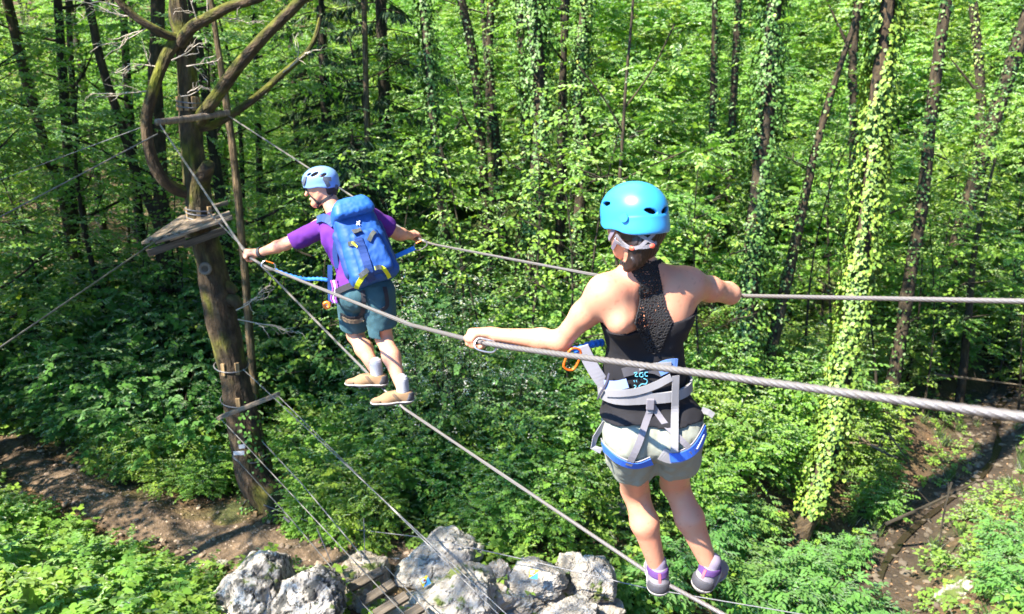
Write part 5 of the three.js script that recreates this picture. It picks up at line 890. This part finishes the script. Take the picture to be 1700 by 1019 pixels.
  for (const l of [[[992, 722], [1003, 741], [1028, 763], [1055, 771], [1082, 764]], [[1098, 752], [1112, 758], [1132, 756], [1152, 744], [1168, 716], [1170, 700]]]) { let g = strap(surfL, l, 0.056, 0.004, 0.001); if (g) wpart(har, 'leg_loop', g, webG); g = strap(surfL, l.slice(1), 0.04, 0.004, 0.004); if (g) wpart(har, 'leg_pad', g, blueP); }
  { const g = strap(surfL, [[1154, 744], [1160, 733], [1165, 722]], 0.007, 0.002, 0.0085); if (g) wpart(har, 'marking', g, std(0.6, 0.68, 0.8, 0.7)); }
  // loose webbing tails
  for (const l of [[[1004, 700], [988, 725], [984, 742], [998, 748]], [[1164, 680], [1176, 684], [1184, 690]]]) { const pts = l.map(([x, y]) => P(x, y, 2.86)); wpart(har, 'webbing', ribbon(pts, pts.map(() => V(0.5, 0.1, 0.85).normalize()), 0.024, 0.003), webG); }
  { const pts = [[1010, 645], [994, 625], [978, 598], [966, 574]].map(([x, y], i) => P(x, y, 2.86 - 0.01 * i)); wpart(har, 'tie_in_webbing', ribbon(new THREE.CatmullRomCurve3(pts).getPoints(14), Array(15).fill(V(-0.35, 0.25, 0.9).normalize()), 0.05, 0.006), std(0.3, 0.295, 0.33, 0.85)); }
  // shoes
  const shoe = (an, dir, roll, nm) => {
    const d = dir.clone().normalize(), s = V().crossVectors(d, V(0, 1, 0)).normalize().addScaledVector(V(0, 1, 0), roll).normalize(), u = V().crossVectors(s, d), q = (r, h, f) => an.clone().addScaledVector(s, r).addScaledVector(u, h).addScaledVector(d, f);
    const B = [bone(q(0, 0.0, -0.012), q(0, -0.05, -0.02), 0.044, 0.044, 0.02, s, 0.86), bone(q(0, -0.055, -0.03), q(0, -0.062, 0.1), 0.044, 0.038, 0.03), bone(q(0, -0.062, 0.1), q(0, -0.072, 0.155), 0.04, 0.03, 0.03, u, 0.75), bone(q(0, -0.01, 0.01), q(0, -0.05, 0.08), 0.036, 0.03, 0.03)];
    const up = (x, y, z) => V(x, y, z).sub(an).dot(u), fw = (x, y, z) => V(x, y, z).sub(an).dot(d), sd = (x, y, z) => V(x, y, z).sub(an).dot(s);
    const g = wpart(t, 'shoe', mesh(B, 0.005, { clip: (x, y, z) => Math.max(up(x, y, z) - 0.022 - 0.1 * Math.max(0, -fw(x, y, z) - 0.02), -0.078 - up(x, y, z)) }), std(0.17, 0.16, 0.18, 0.85), 'grey and purple hiking shoe');
    wpart(g, 'sole', mesh(B, 0.005, { off: 0.007, clip: (x, y, z) => Math.max(up(x, y, z) + 0.072, -0.1 + 0.004 * Math.sin(fw(x, y, z) * 300) - up(x, y, z)) }), std(0.28, 0.265, 0.25, 0.88));
    wpart(g, 'heel_cup', mesh(B, 0.005, { off: 0.004, clip: (x, y, z) => Math.max(fw(x, y, z) + 0.035 + 0.25 * (up(x, y, z) + 0.04), up(x, y, z) + 0.028, -0.074 - up(x, y, z)) }), std(0.05, 0.05, 0.06, 0.7));
    wpart(g, 'collar', mesh(B, 0.005, { off: 0.0045, clip: (x, y, z) => Math.max(-0.008 - up(x, y, z), up(x, y, z) - 0.02, fw(x, y, z) - 0.03) }), std(0.075, 0.03, 0.14, 0.88));
    wpart(g, 'side_panel', mesh(B, 0.005, { off: 0.004, clip: (x, y, z) => Math.max(-0.068 - up(x, y, z), up(x, y, z) + 0.012, Math.abs(fw(x, y, z) - 0.02 - 0.5 * (up(x, y, z) + 0.04)) - 0.02) }), std(0.3, 0.29, 0.3, 0.88));
    wpart(g, 'pull_tab', ribbon([q(0, 0.018, -0.056), q(0, -0.022, -0.066)], [d.clone().negate(), d.clone().negate()], 0.011, 0.004), std(0.8, 0.1, 0.12, 0.6));
    wpart(t, 'sock', mesh([bone(q(0, 0.0, -0.005), an.clone().lerp(q(0, 0.06, 0), 0.6), 0.038, 0.038, 0.01)], 0.006), std(0.2, 0.17, 0.24, 0.9));
  };
  shoe(aL, V(0.05, 0.12, -1), 0.05); shoe(aR, V(0.62, 0.0, -0.76), -0.25);
  wpart(t, 'earring', (() => { const q = H(-0.08, -0.032, 0.0), g = new THREE.SphereGeometry(0.006, 10, 8); g.translate(q.x, q.y, q.z); return g; })(), std(0.8, 0.8, 0.82, 0.2, { metalness: 1 }));
  // her lanyard and carabiners
  const orange = phys(0.85, 0.16, 0.015, 0.3, { metalness: 0.3 }), silver = std(0.6, 0.6, 0.63, 0.3, { metalness: 0.9 });
  carabiner(P(950, 596, 2.83), V(0.35, 1, 0.1), V(0.3, 0.1, 1), 0.092, orange, orange, 'carabiner', 'bright orange carabiner at the left hip of the woman');
  carabiner(P(806, 573, 2.97), V(1, -0.22, 0.1), V(0, 0.5, 1), 0.085, silver, silver, 'carabiner', 'silver carabiner on the cable under the left hand of the woman');
  const ly = thing('lanyard', 'blue bungee lanyard passing behind the left arm of the woman', 'lanyard', P(985, 572, 2.86)), bl = std(0.015, 0.16, 0.62, 0.7);
  wpart(ly, 'rope', tube([P(1000, 568, 2.9), P(980, 572, 2.86), P(960, 580, 2.84), P(952, 582, 2.84)], 0.014, { seg: 10, step: 0.006, rad: (r, a, s) => r * (1 + 0.16 * Math.sin(s * 260)) }), bl);
  wpart(ly, 'rope', tube([P(956, 578, 2.88), P(900, 580, 2.98), P(850, 572, 3.03), P(822, 570, 3.0)], 0.012, { seg: 10, step: 0.006, rad: (r, a, s) => r * (1 + 0.16 * Math.sin(s * 260)) }), bl);
}
// ---------- the man ----------
{
  const neck = P(556, 350, 5.9), pel = P(604, 480, 5.72), chest = P(584, 396, 5.86), head = P(534, 313, 5.94), U = neck.clone().sub(pel).normalize();
  const Bn0 = V(0.42, 0.05, 0.9), Bn = Bn0.addScaledVector(U, -Bn0.dot(U)).normalize(), F = Bn.clone().negate(), R = V().crossVectors(F, U).normalize(), at = (p, r = 0, u = 0, f = 0) => p.clone().addScaledVector(R, r).addScaledVector(U, u).addScaledVector(F, f);
  const sL = P(529, 379, 5.96), sR = P(619, 366, 5.82), eL = P(474, 405, 6.06), wL = P(430, 420, 6.16), eR = P(660, 388, 5.98), wR = P(682, 391, 6.13);
  const hL = P(586, 490, 5.74), hR = P(627, 486, 5.68), kL = P(590, 556, 5.86), kR = P(637, 560, 5.72), aL = P(625, 618, 5.62), aR = P(668, 646, 5.5);
  const face = V(-0.97, -0.16, -0.12).normalize(), hr = V().crossVectors(face, V(0, 1, 0)).normalize(), hu = V().crossVectors(hr, face), H = (r, u, f) => head.clone().addScaledVector(hr, r).addScaledVector(hu, u).addScaledVector(face, f);
  const t = thing('person', 'man in purple shirt and teal shorts balancing on the cable', 'person', P(645, 665, 5.55));
  const torso = [
    bone(at(chest, -0.1, 0.05), at(chest, 0.1, 0.05), 0.105, 0.105, 0.06, F, 0.95), bone(at(chest, -0.08, -0.08), at(chest, 0.08, -0.08), 0.105, 0.105, 0.08, F, 0.9), bone(at(chest, -0.07, -0.2), at(chest, 0.07, -0.2), 0.1, 0.1, 0.09, F, 0.95),
    bone(at(pel, -0.07, 0.06), at(pel, 0.07, 0.06), 0.102, 0.102, 0.09, F, 1), bone(at(pel, -0.075, -0.03, -0.03), at(pel, 0.075, -0.03, -0.03), 0.105, 0.105, 0.08, F, 1),
    bone(at(neck, 0, -0.07, 0.01), at(sL, 0.02, 0.0), 0.07, 0.06, 0.06), bone(at(neck, 0, -0.07, 0.01), at(sR, -0.02, 0.0), 0.07, 0.06, 0.06),
  ];
  const mL = sL.clone().lerp(eL, 0.5), mR = sR.clone().lerp(eR, 0.5), fL = eL.clone().lerp(wL, 0.3), fR = eR.clone().lerp(wR, 0.3);
  const arms = [bone(sL, mL, 0.066, 0.056, 0.04), bone(mL, eL, 0.055, 0.044, 0.03), bone(eL, fL, 0.044, 0.047, 0.03), bone(fL, wL, 0.047, 0.03, 0.02), bone(sR, mR, 0.066, 0.056, 0.04), bone(mR, eR, 0.055, 0.044, 0.03), bone(eR, fR, 0.044, 0.047, 0.03), bone(fR, wR, 0.047, 0.03, 0.02)];
  const bL = kL.clone().lerp(aL, 0.38).addScaledVector(Bn, 0.03), bR = kR.clone().lerp(aR, 0.38).addScaledVector(Bn, 0.03);
  const legs = [bone(hL, kL, 0.1, 0.064, 0.04), bone(kL, bL, 0.059, 0.066, 0.03), bone(bL, aL, 0.065, 0.039, 0.03), bone(hR, kR, 0.1, 0.064, 0.04), bone(kR, bR, 0.059, 0.066, 0.03), bone(bR, aR, 0.065, 0.039, 0.03)];
  const headB = [
    ball(H(0, 0.035, -0.02), 0.094, 0.03), ball(H(0, 0.015, 0.02), 0.082, 0.03), bone(H(0, -0.05, 0.03), H(0, -0.105, 0.068), 0.056, 0.03, 0.03), bone(H(-0.058, -0.04, 0), H(-0.03, -0.095, 0.055), 0.022, 0.022, 0.03), bone(H(0.058, -0.04, 0), H(0.03, -0.095, 0.055), 0.022, 0.022, 0.03),
    bone(H(0, 0.028, 0.096), H(0, -0.026, 0.126), 0.009, 0.014, 0.014), bone(H(-0.02, -0.062, 0.094), H(0.02, -0.062, 0.094), 0.011, 0.011, 0.012), bone(H(-0.035, 0.032, 0.09), H(0.035, 0.032, 0.09), 0.012, 0.012, 0.015), ball(H(0, -0.1, 0.085), 0.02, 0.02),
    bone(H(-0.084, 0.03, -0.012), H(-0.08, -0.02, 0), 0.015, 0.009, 0.006), bone(H(0.084, 0.03, -0.012), H(0.08, -0.02, 0), 0.015, 0.009, 0.006), bone(H(0, -0.04, -0.03), at(neck, 0, -0.03, 0.01), 0.06, 0.064, 0.03),
  ];
  const bodyG = mesh([...torso, ...arms, ...legs], 0.0115), headG = mesh(headB, 0.006), fl = fist(LH_M, LC[2].clone().sub(LC[0]), wL, 1.12, 0.011, -1), fr = fist(RH_M, RC[2].clone().sub(RC[0]), wR, 1.12, 0.009, 1);
  const hand = (f, wr, el) => mesh([...f, bone(wr, wr.clone().lerp(el, 0.25), 0.03, 0.034, 0.02)], 0.0042);
  wpart(t, 'body', skinTone(mergeGeometries([bodyG, headG, hand(fl, wL, eL), hand(fr, wR, eR)]), [0.6, 0.29, 0.185], 4), skinMat);
  for (const s of [-1, 1]) wpart(t, 'eye', (() => { const q = H(s * 0.032, 0.006, 0.088), g = new THREE.SphereGeometry(0.012, 10, 8); g.translate(q.x, q.y, q.z); return g; })(), std(0.12, 0.1, 0.09, 0.2));
  const hairB = [ball(H(0, 0.03, -0.03), 0.1, 0.02), bone(H(0, -0.02, -0.055), H(0, -0.05, -0.05), 0.062, 0.05, 0.03)];
  wpart(t, 'hair', mesh(hairB, 0.006, { clip: (x, y, z) => { const v = V(x, y, z).sub(head); return v.dot(face) + 0.062 + 0.1 * v.dot(hu); }, wrinkle: (x, y, z) => 0.004 * noise(x * 70, y * 40, z * 70) }), std(0.03, 0.019, 0.013, 0.7));
  // helmet with dark vents
  const hc = H(0, 0.066, -0.006), ell = (a, b, c, k) => (Math.hypot(a / (0.112 + k), b / (0.1 + k), c / (0.138 + k)) - 1) * (0.105 + k);
  const loc = (x, y, z) => { const v = V(x, y, z).sub(hc); return [v.dot(hr), v.dot(hu), v.dot(face)]; };
  const vents = [[0.0, 0.046, 0.03, 0.012], [-0.062, 0.03, 0.022, 0.011], [0.045, 0.052, 0.02, 0.008]];
  const helm = (x, y, z) => { const [a, b0, c] = loc(x, y, z), b = b0, bb = b0 < 0 ? b0 * 0.6 : b0, rim = -0.05 - 0.02 * sst(0, -0.09, c) + 0.008 * sst(0.05, 0.12, c); const sm = (p, q) => -smin(-p, -q, 0.008); let d = sm(sm(ell(a, bb, c, 0.006 * sst(-0.02, -0.06, b)), rim - b), -ell(a, bb, c, -0.014)); for (const [f, u, w, h] of vents) d = Math.max(d, (1 - Math.hypot((c - f) / w, (b - u + 0.25 * (c - f)) / h)) * h); return d; };
  const hb = new THREE.Box3().setFromCenterAndSize(hc, V(0.36, 0.36, 0.36)), helmet = wpart(t, 'helmet', nets(helm, hb.min, hb.max, 0.0048), phys(0.15, 0.28, 0.58, 0.38, { clearcoat: 0.4 }), 'pale blue climbing helmet with dark vents');
  const patchG = std(0.07, 0.085, 0.12, 0.6), hf = (x, y, z) => { const [a, b, c] = loc(x, y, z); return ell(a, b < 0 ? b * 0.6 : b, c, 0.003); };
  for (const l of [[[540, 298], [543, 304], [546, 310]], [[536, 296], [543, 297], [550, 297]], [[556, 309], [560, 310]], [[503, 306], [506, 298], [507, 293]]]) { const g = strap(hf, l, 0.03, 0.003, 0); if (g) wpart(helmet, 'vent_panel', g, patchG); }
  const hF = field([...headB, ...hairB]), blk = std(0.02, 0.02, 0.026, 0.8);
  for (const l of [[[509, 314], [516, 324], [525, 333], [530, 340], [530, 350]], [[552, 322], [544, 328], [534, 335], [528, 338]], [[527, 340], [530, 350], [533, 353]]]) { const g = strap(hF, l, 0.018, 0.004, 0.004); if (g) wpart(helmet, 'chin_strap', g, blk); }
  // shirt: sleeves end above the elbows
  const pF = (a, b, f) => { const d = b.clone().sub(a), L = d.length(); d.normalize(); return (x, y, z) => (x - a.x) * d.x + (y - a.y) * d.y + (z - a.z) * d.z - L * f; }, cutL = pF(sL, eL, 0.72), cutR = pF(sR, eR, 0.62), upT = pF(neck, neck.clone().add(U), -0.005), loT = pF(pel, pel.clone().add(U), 0.0);
  const shirtB = [...torso, bone(sL, mL, 0.074, 0.072, 0.05), bone(mL, eL, 0.072, 0.064, 0.03), bone(sR, mR, 0.074, 0.072, 0.05), bone(mR, eR, 0.072, 0.064, 0.03)];
  wpart(t, 'shirt', mesh(shirtB, 0.009, { off: 0.01, clip: (x, y, z) => Math.max(upT(x, y, z), -loT(x, y, z), cutL(x, y, z), cutR(x, y, z)), wrinkle: (x, y, z) => 0.009 * noise(x * 9, y * 11, z * 9) + 0.005 * noise(x * 24, y * 20, z * 24) }), std(0.095, 0.011, 0.21, 0.88), 'purple short sleeved shirt');
  const shB = [...torso.slice(3, 5), bone(hL, kL, 0.118, 0.094, 0.04), bone(hR, kR, 0.118, 0.096, 0.04)], kcL = pF(hL, kL, 0.78), kcR = pF(hR, kR, 0.74), mid = hL.clone().add(hR).multiplyScalar(0.5);
  const yL = P(590, 552, 5.8).y, yR = P(636, 547, 5.7).y;
  const sdx = (x, y, z) => (x - mid.x) * R.x + (y - mid.y) * R.y + (z - mid.z) * R.z;
  wpart(t, 'shorts', mesh(shB, 0.009, { off: 0.01, clip: (x, y, z) => Math.max(-0.02 + loT(x, y, z), sdx(x, y, z) < 0 ? Math.max(kcL(x, y, z), yL - y) : Math.max(kcR(x, y, z), yR - y)), wrinkle: (x, y, z) => 0.009 * noise(x * 14, y * 7, z * 14) + 0.004 * noise(x * 34, y * 26, z * 34) }), std(0.03, 0.09, 0.115, 0.88), 'teal knee length shorts');
  // harness
  const sF = field(shB), surf = (x, y, z) => sF(x, y, z) - 0.02, har = wpart(t, 'harness', loop(surf, at(pel, 0, 0.03), U, 0.045, 0.008), blk, 'black climbing harness');
  for (const l of [[[602, 482], [604, 500], [602, 516]], [[638, 476], [641, 490], [642, 508], [632, 516]], [[566, 521], [580, 528], [596, 526], [604, 515]]]) { const g = strap(surf, l, 0.03, 0.004, 0.002); if (g) wpart(har, 'webbing', g, blk); }
  { const g = strap(surf, [[566, 525], [578, 532], [592, 533], [604, 529]], 0.034, 0.006, 0.003); if (g) wpart(har, 'leg_pad', g, std(0.2, 0.15, 0.1, 0.9)); }
  wpart(t, 'watch', loop(field(arms), eL.clone().lerp(wL, 0.93), wL.clone().sub(eL).normalize(), 0.028, 0.008, { max: 0.07 }), std(0.03, 0.03, 0.04, 0.5));
  // shoes and socks
  const shoe = (an, dir) => {
    const d = dir.clone().normalize(), s = V().crossVectors(d, V(0, 1, 0)).normalize(), u = V().crossVectors(s, d), q = (r, h, f) => an.clone().addScaledVector(s, r).addScaledVector(u, h).addScaledVector(d, f);
    const B = [bone(q(0, -0.03, -0.02), q(0, -0.06, -0.03), 0.046, 0.046, 0.02), bone(q(0, -0.055, -0.03), q(0, -0.062, 0.11), 0.046, 0.042, 0.03), bone(q(0, -0.062, 0.11), q(0, -0.072, 0.19), 0.046, 0.034, 0.03, u, 0.75), bone(q(0, -0.025, 0.02), q(0, -0.055, 0.09), 0.038, 0.034, 0.03)];
    const dot = (v) => (x, y, z) => (x - an.x) * v.x + (y - an.y) * v.y + (z - an.z) * v.z, up = dot(u), fw = dot(d);
    const g = wpart(t, 'shoe', mesh(B, 0.006, { clip: (x, y, z) => Math.max(up(x, y, z) + 0.012, -0.085 - up(x, y, z)) }), std(0.27, 0.17, 0.09, 0.9), 'tan walking shoe with grey heel');
    wpart(g, 'sole', mesh(B, 0.006, { off: 0.008, clip: (x, y, z) => Math.max(up(x, y, z) + 0.09, -0.112 + 0.004 * Math.sin(fw(x, y, z) * 250) - up(x, y, z)) }), std(0.12, 0.115, 0.11, 0.9));
    wpart(g, 'heel_cup', mesh(B, 0.006, { off: 0.005, clip: (x, y, z) => Math.max(fw(x, y, z) + 0.03 + 0.4 * (up(x, y, z) + 0.05), up(x, y, z) + 0.02, -0.082 - up(x, y, z)) }), std(0.07, 0.07, 0.08, 0.8));
    wpart(g, 'side_overlay', mesh(B, 0.006, { off: 0.005, clip: (x, y, z) => Math.max(Math.abs(fw(x, y, z) - 0.045 - 0.8 * (up(x, y, z) + 0.05)) - 0.014, up(x, y, z) + 0.016, -0.083 - up(x, y, z)) }), std(0.13, 0.09, 0.06, 0.9));
    wpart(g, 'toe_cap', mesh(B, 0.006, { off: 0.005, clip: (x, y, z) => Math.max(0.165 - fw(x, y, z), -0.083 - up(x, y, z), up(x, y, z) + 0.058) }), std(0.16, 0.11, 0.07, 0.9));
    wpart(g, 'midsole', mesh(B, 0.006, { off: 0.01, clip: (x, y, z) => Math.max(up(x, y, z) + 0.078, -0.092 - up(x, y, z)) }), std(0.42, 0.41, 0.39, 0.85));
    for (let k = 0; k < 3; k++) wpart(g, 'lace', tube([q(-0.025, -0.022 - 0.012 * k, 0.05 + 0.022 * k), q(0, -0.01 - 0.012 * k, 0.055 + 0.022 * k), q(0.025, -0.022 - 0.012 * k, 0.05 + 0.022 * k)], 0.004, { seg: 5, step: 0.01 }), std(0.3, 0.2, 0.12, 0.9));
    wpart(t, 'sock', mesh([bone(q(0, -0.04, -0.005), an.clone().add(V(0, 0.07, 0)).addScaledVector(d, 0.0), 0.046, 0.047, 0.01)], 0.007, { wrinkle: (x, y, z) => 0.002 * Math.sin(y * 420) }), std(0.36, 0.375, 0.41, 0.95), 'pale grey ankle sock');
  };
  shoe(aL, V(-0.95, 0.02, 0.1)); shoe(aR, V(-0.93, 0.0, 0.25));
  // ---------- his backpack ----------
  const bc = at(chest, 0.02, -0.1, -0.215), pk = thing('backpack', 'blue hiking backpack with yellow straps on the back of the man', 'backpack', bc), q = (r, u, f) => at(bc, r, u, f);
  const blue = std(0.008, 0.078, 0.32, 0.65), dblue = std(0.01, 0.045, 0.2, 0.7), crump = (x, y, z) => 0.007 * noise(x * 9, y * 12, z * 9) + 0.005 * Math.abs(noise(x * 15, y * 11, z * 15)) + 0.003 * noise(x * 45, y * 40, z * 45);
  const rbox = (c, hw, hh, hd, rr, taper = 0) => (x, y, z) => { const v = V(x, y, z).sub(c), b = v.dot(U), k = 1 - taper * b / hh, a = Math.abs(v.dot(R)) - hw * k + rr, e = Math.abs(v.dot(F)) - hd * k + rr, h = Math.abs(b) - hh + rr; return (Math.hypot(Math.max(a, 0), Math.max(e, 0), Math.max(h, 0)) + Math.min(Math.max(a, e, h), 0) - rr) * 0.9; };
  const pbox = (f, c, s, cell) => { const b = new THREE.Box3().setFromCenterAndSize(c, V(s, s, s)); return nets((x, y, z) => f(x, y, z) + crump(x, y, z), b.min, b.max, cell); };
  const fMain = rbox(q(0, -0.03, 0.02), 0.165, 0.275, 0.12, 0.07, 0.1), fLid = rbox(q(0, 0.25, -0.005), 0.145, 0.075, 0.135, 0.055, 0.12), fPock = rbox(q(0, -0.1, -0.11), 0.115, 0.165, 0.05, 0.04, 0.12);
  const pack = wpart(pk, 'main_bag', pbox(fMain, q(0, -0.03, 0.02), 0.8, 0.009), blue);
  wpart(pk, 'lid', pbox(fLid, q(0, 0.25, 0), 0.5, 0.008), std(0.011, 0.1, 0.40, 0.58));
  for (const s of [-1, 1]) wpart(pk, 'side_pocket', mesh([bone(q(s * 0.155, -0.17, 0.03), q(s * 0.155, 0.1, 0.03), 0.055, 0.045, 0.04, R, 0.75)], 0.009, { wrinkle: crump }), dblue);
  wpart(pk, 'front_pocket', pbox(fPock, q(0, -0.1, -0.11), 0.5, 0.008), std(0.008, 0.07, 0.31, 0.65));
  const pf = (x, y, z) => Math.min(fMain(x, y, z), fLid(x, y, z), fPock(x, y, z)) + crump(x, y, z) - 0.004;
  const yel = std(0.62, 0.68, 0.02, 0.7), P2 = (l, w, m, n, lift = 0.002, th = 0.004) => { const g = strap(pf, l, w, th, lift); if (g) wpart(pk, n, g, m); };
  P2([[594, 395], [602, 415], [610, 440], [617, 466]], 0.055, dblue, 'compression_strap'); P2([[586, 386], [593, 384], [600, 382]], 0.07, std(0.045, 0.05, 0.05, 0.85), 'patch', 0.004);
  P2([[592, 477], [596, 468], [603, 458], [608, 452]], 0.034, yel, 'yellow_strap', 0.004, 0.006); P2([[622, 445], [634, 444], [641, 450], [646, 460]], 0.028, yel, 'yellow_strap', 0.004, 0.006);
  P2([[600, 457], [606, 451], [610, 448]], 0.034, std(0.07, 0.08, 0.09, 0.5), 'buckle', 0.01, 0.01); P2([[623, 445], [632, 443]], 0.03, std(0.07, 0.08, 0.09, 0.5), 'buckle', 0.01, 0.01);
  P2([[578, 405], [588, 404], [596, 409]], 0.035, std(0.06, 0.07, 0.06, 0.8), 'zip_panel', 0.003); P2([[586, 402], [594, 410]], 0.012, yel, 'zip_pull', 0.008); P2([[612, 400], [617, 390], [622, 384]], 0.03, std(0.07, 0.08, 0.07, 0.8), 'zip_panel', 0.003);
  // small pale crossed emblem on the lid
  P2([[591.5, 367], [597.5, 374]], 0.009, std(0.6, 0.63, 0.66, 0.6), 'emblem', 0.005, 0.002); P2([[597.5, 367], [591.5, 374]], 0.009, std(0.6, 0.63, 0.66, 0.6), 'emblem', 0.0065, 0.002);
  const shF = field(shirtB), sf = (x, y, z) => shF(x, y, z) - 0.018;
  for (const l of [[[528, 366], [538, 362], [548, 366], [556, 374]], [[612, 362], [622, 374], [634, 384]]]) { const g = strap(sf, l, 0.062, 0.012, 0.002); if (g) wpart(pk, 'shoulder_strap', g, dblue); }
  for (const l of [[[548, 440], [548, 470], [549, 500]], [[560, 386], [556, 420], [560, 445]]]) { const pts = l.map(([x, y]) => P(x, y, 5.68)); wpart(pk, 'side_strap', ribbon(new THREE.CatmullRomCurve3(pts).getPoints(10), Array(11).fill(V(0, 0.1, 1)), 0.035, 0.004), dblue); }
  // ---------- lanyards and gear ----------
  const silver = std(0.42, 0.43, 0.45, 0.3, { metalness: 0.85 }), org = phys(0.85, 0.2, 0.02, 0.35), lb = std(0.015, 0.16, 0.6, 0.7), bung = (amp, fr) => (r, a, s) => r * (1 + amp * Math.sin(s * fr + Math.sin(a)));
  const l1 = thing('lanyard', 'crinkled blue bungee lanyard from the man to his left cable', 'lanyard', P(500, 460, 5.85)); wpart(l1, 'rope', tube([P(458, 449, 5.93), P(480, 457, 5.9), P(505, 463, 5.85), P(530, 463, 5.78), P(546, 465, 5.72)], 0.014, { seg: 9, step: 0.008, rad: bung(0.22, 150) }), lb); wpart(l1, 'rope', tube([P(546, 465, 5.72), P(556, 472, 5.66), P(560, 500, 5.64)], 0.012, { seg: 8, step: 0.02 }), lb);
  carabiner(P(446, 441, 5.93), V(1, -0.35, 0), V(0, 0.3, 1), 0.105, silver, org, 'carabiner', 'silver carabiner with orange gate on the left hand cable');
  const l2 = thing('lanyard', 'flat blue lanyard from the man to his right cable', 'lanyard', P(668, 420, 5.95)); wpart(l2, 'webbing', ribbon([P(640, 434, 5.78), P(664, 423, 5.88), P(688, 412, 5.98)], Array(3).fill(V(0.1, 0.5, 0.9).normalize()), 0.035, 0.008), std(0.03, 0.24, 0.7, 0.6));
  carabiner(P(698, 407, 6.0), V(1, 0.5, 0), V(0, 0.3, 1), 0.105, silver, org, 'carabiner', 'silver carabiner with orange gate on the right hand cable');
  const red = phys(0.6, 0.03, 0.03, 0.35);
  carabiner(P(571, 489, 5.62), V(0.1, 1, 0), V(0.2, 0, 1), 0.1, red, silver, 'carabiner', 'red carabiner hanging at the waist of the man'); carabiner(P(580, 490, 5.61), V(-0.2, 1, 0), V(0.4, 0, 1), 0.1, silver, red, 'carabiner', 'silver carabiner beside the red one at his waist'); carabiner(P(563, 488, 5.63), V(0.1, 1, 0), V(0.3, 0, 1), 0.09, silver, silver, 'carabiner', 'plain silver carabiner hanging next to the belay plate');
  { const c = P(554, 508, 5.6), b = thing('belay_plate', 'grey metal belay plate with holes hanging at his hip', 'climbing gear', c), sh = new THREE.Shape(); sh.absellipse(0, 0, 0.055, 0.035, 0, 6.2832); for (const x of [-0.03, 0, 0.03]) { const h = new THREE.Path(); h.absellipse(x, 0, 0.009, 0.012, 0, 6.2832); sh.holes.push(h); } const g = new THREE.ExtrudeGeometry(sh, { depth: 0.012, bevelEnabled: true, bevelSize: 0.003, bevelThickness: 0.003, bevelSegments: 1, curveSegments: 16 }); g.rotateY(0.3); part(b, 'plate', g, std(0.16, 0.2, 0.28, 0.4, { metalness: 0.7 })); part(b, 'cord', tube([V(0, 0.03, 0), V(0.01, 0.09, -0.02)], 0.007, { seg: 6, step: 0.03 }), std(0.3, 0.1, 0.45, 0.8)); }
  { const c = P(543, 506, 5.62), b = thing('pulley', 'small pulley with an orange red wheel at his hip', 'climbing gear', c); part(b, 'side_plate', new THREE.SphereGeometry(0.035, 14, 10).scale(1, 0.8, 0.35), silver); part(b, 'wheel', new THREE.TorusGeometry(0.02, 0.012, 8, 18).translate(0, 0, 0.008), org); }
  { const sl = thing('cord_sling', 'purple and white knotted sling hanging from his harness', 'climbing gear', P(555, 485, 5.61)); for (let k = 0; k < 3; k++) wpart(sl, 'cord', tube([P(550 + k * 4, 465, 5.62), P(553 + k * 4, 480, 5.6), P(550 + k * 4, 495, 5.6), P(554 + k * 3, 503, 5.6)], 0.008, { seg: 6, step: 0.012, rad: bung(0.25, 200) }), k === 1 ? std(0.6, 0.55, 0.62, 0.8) : std(0.25, 0.06, 0.4, 0.8)); }
}
scene.traverse((m) => { if (m.isMesh) { m.castShadow = true; m.receiveShadow = true; } delete m.userData.worldBase; });
renderer.render(scene, camera);
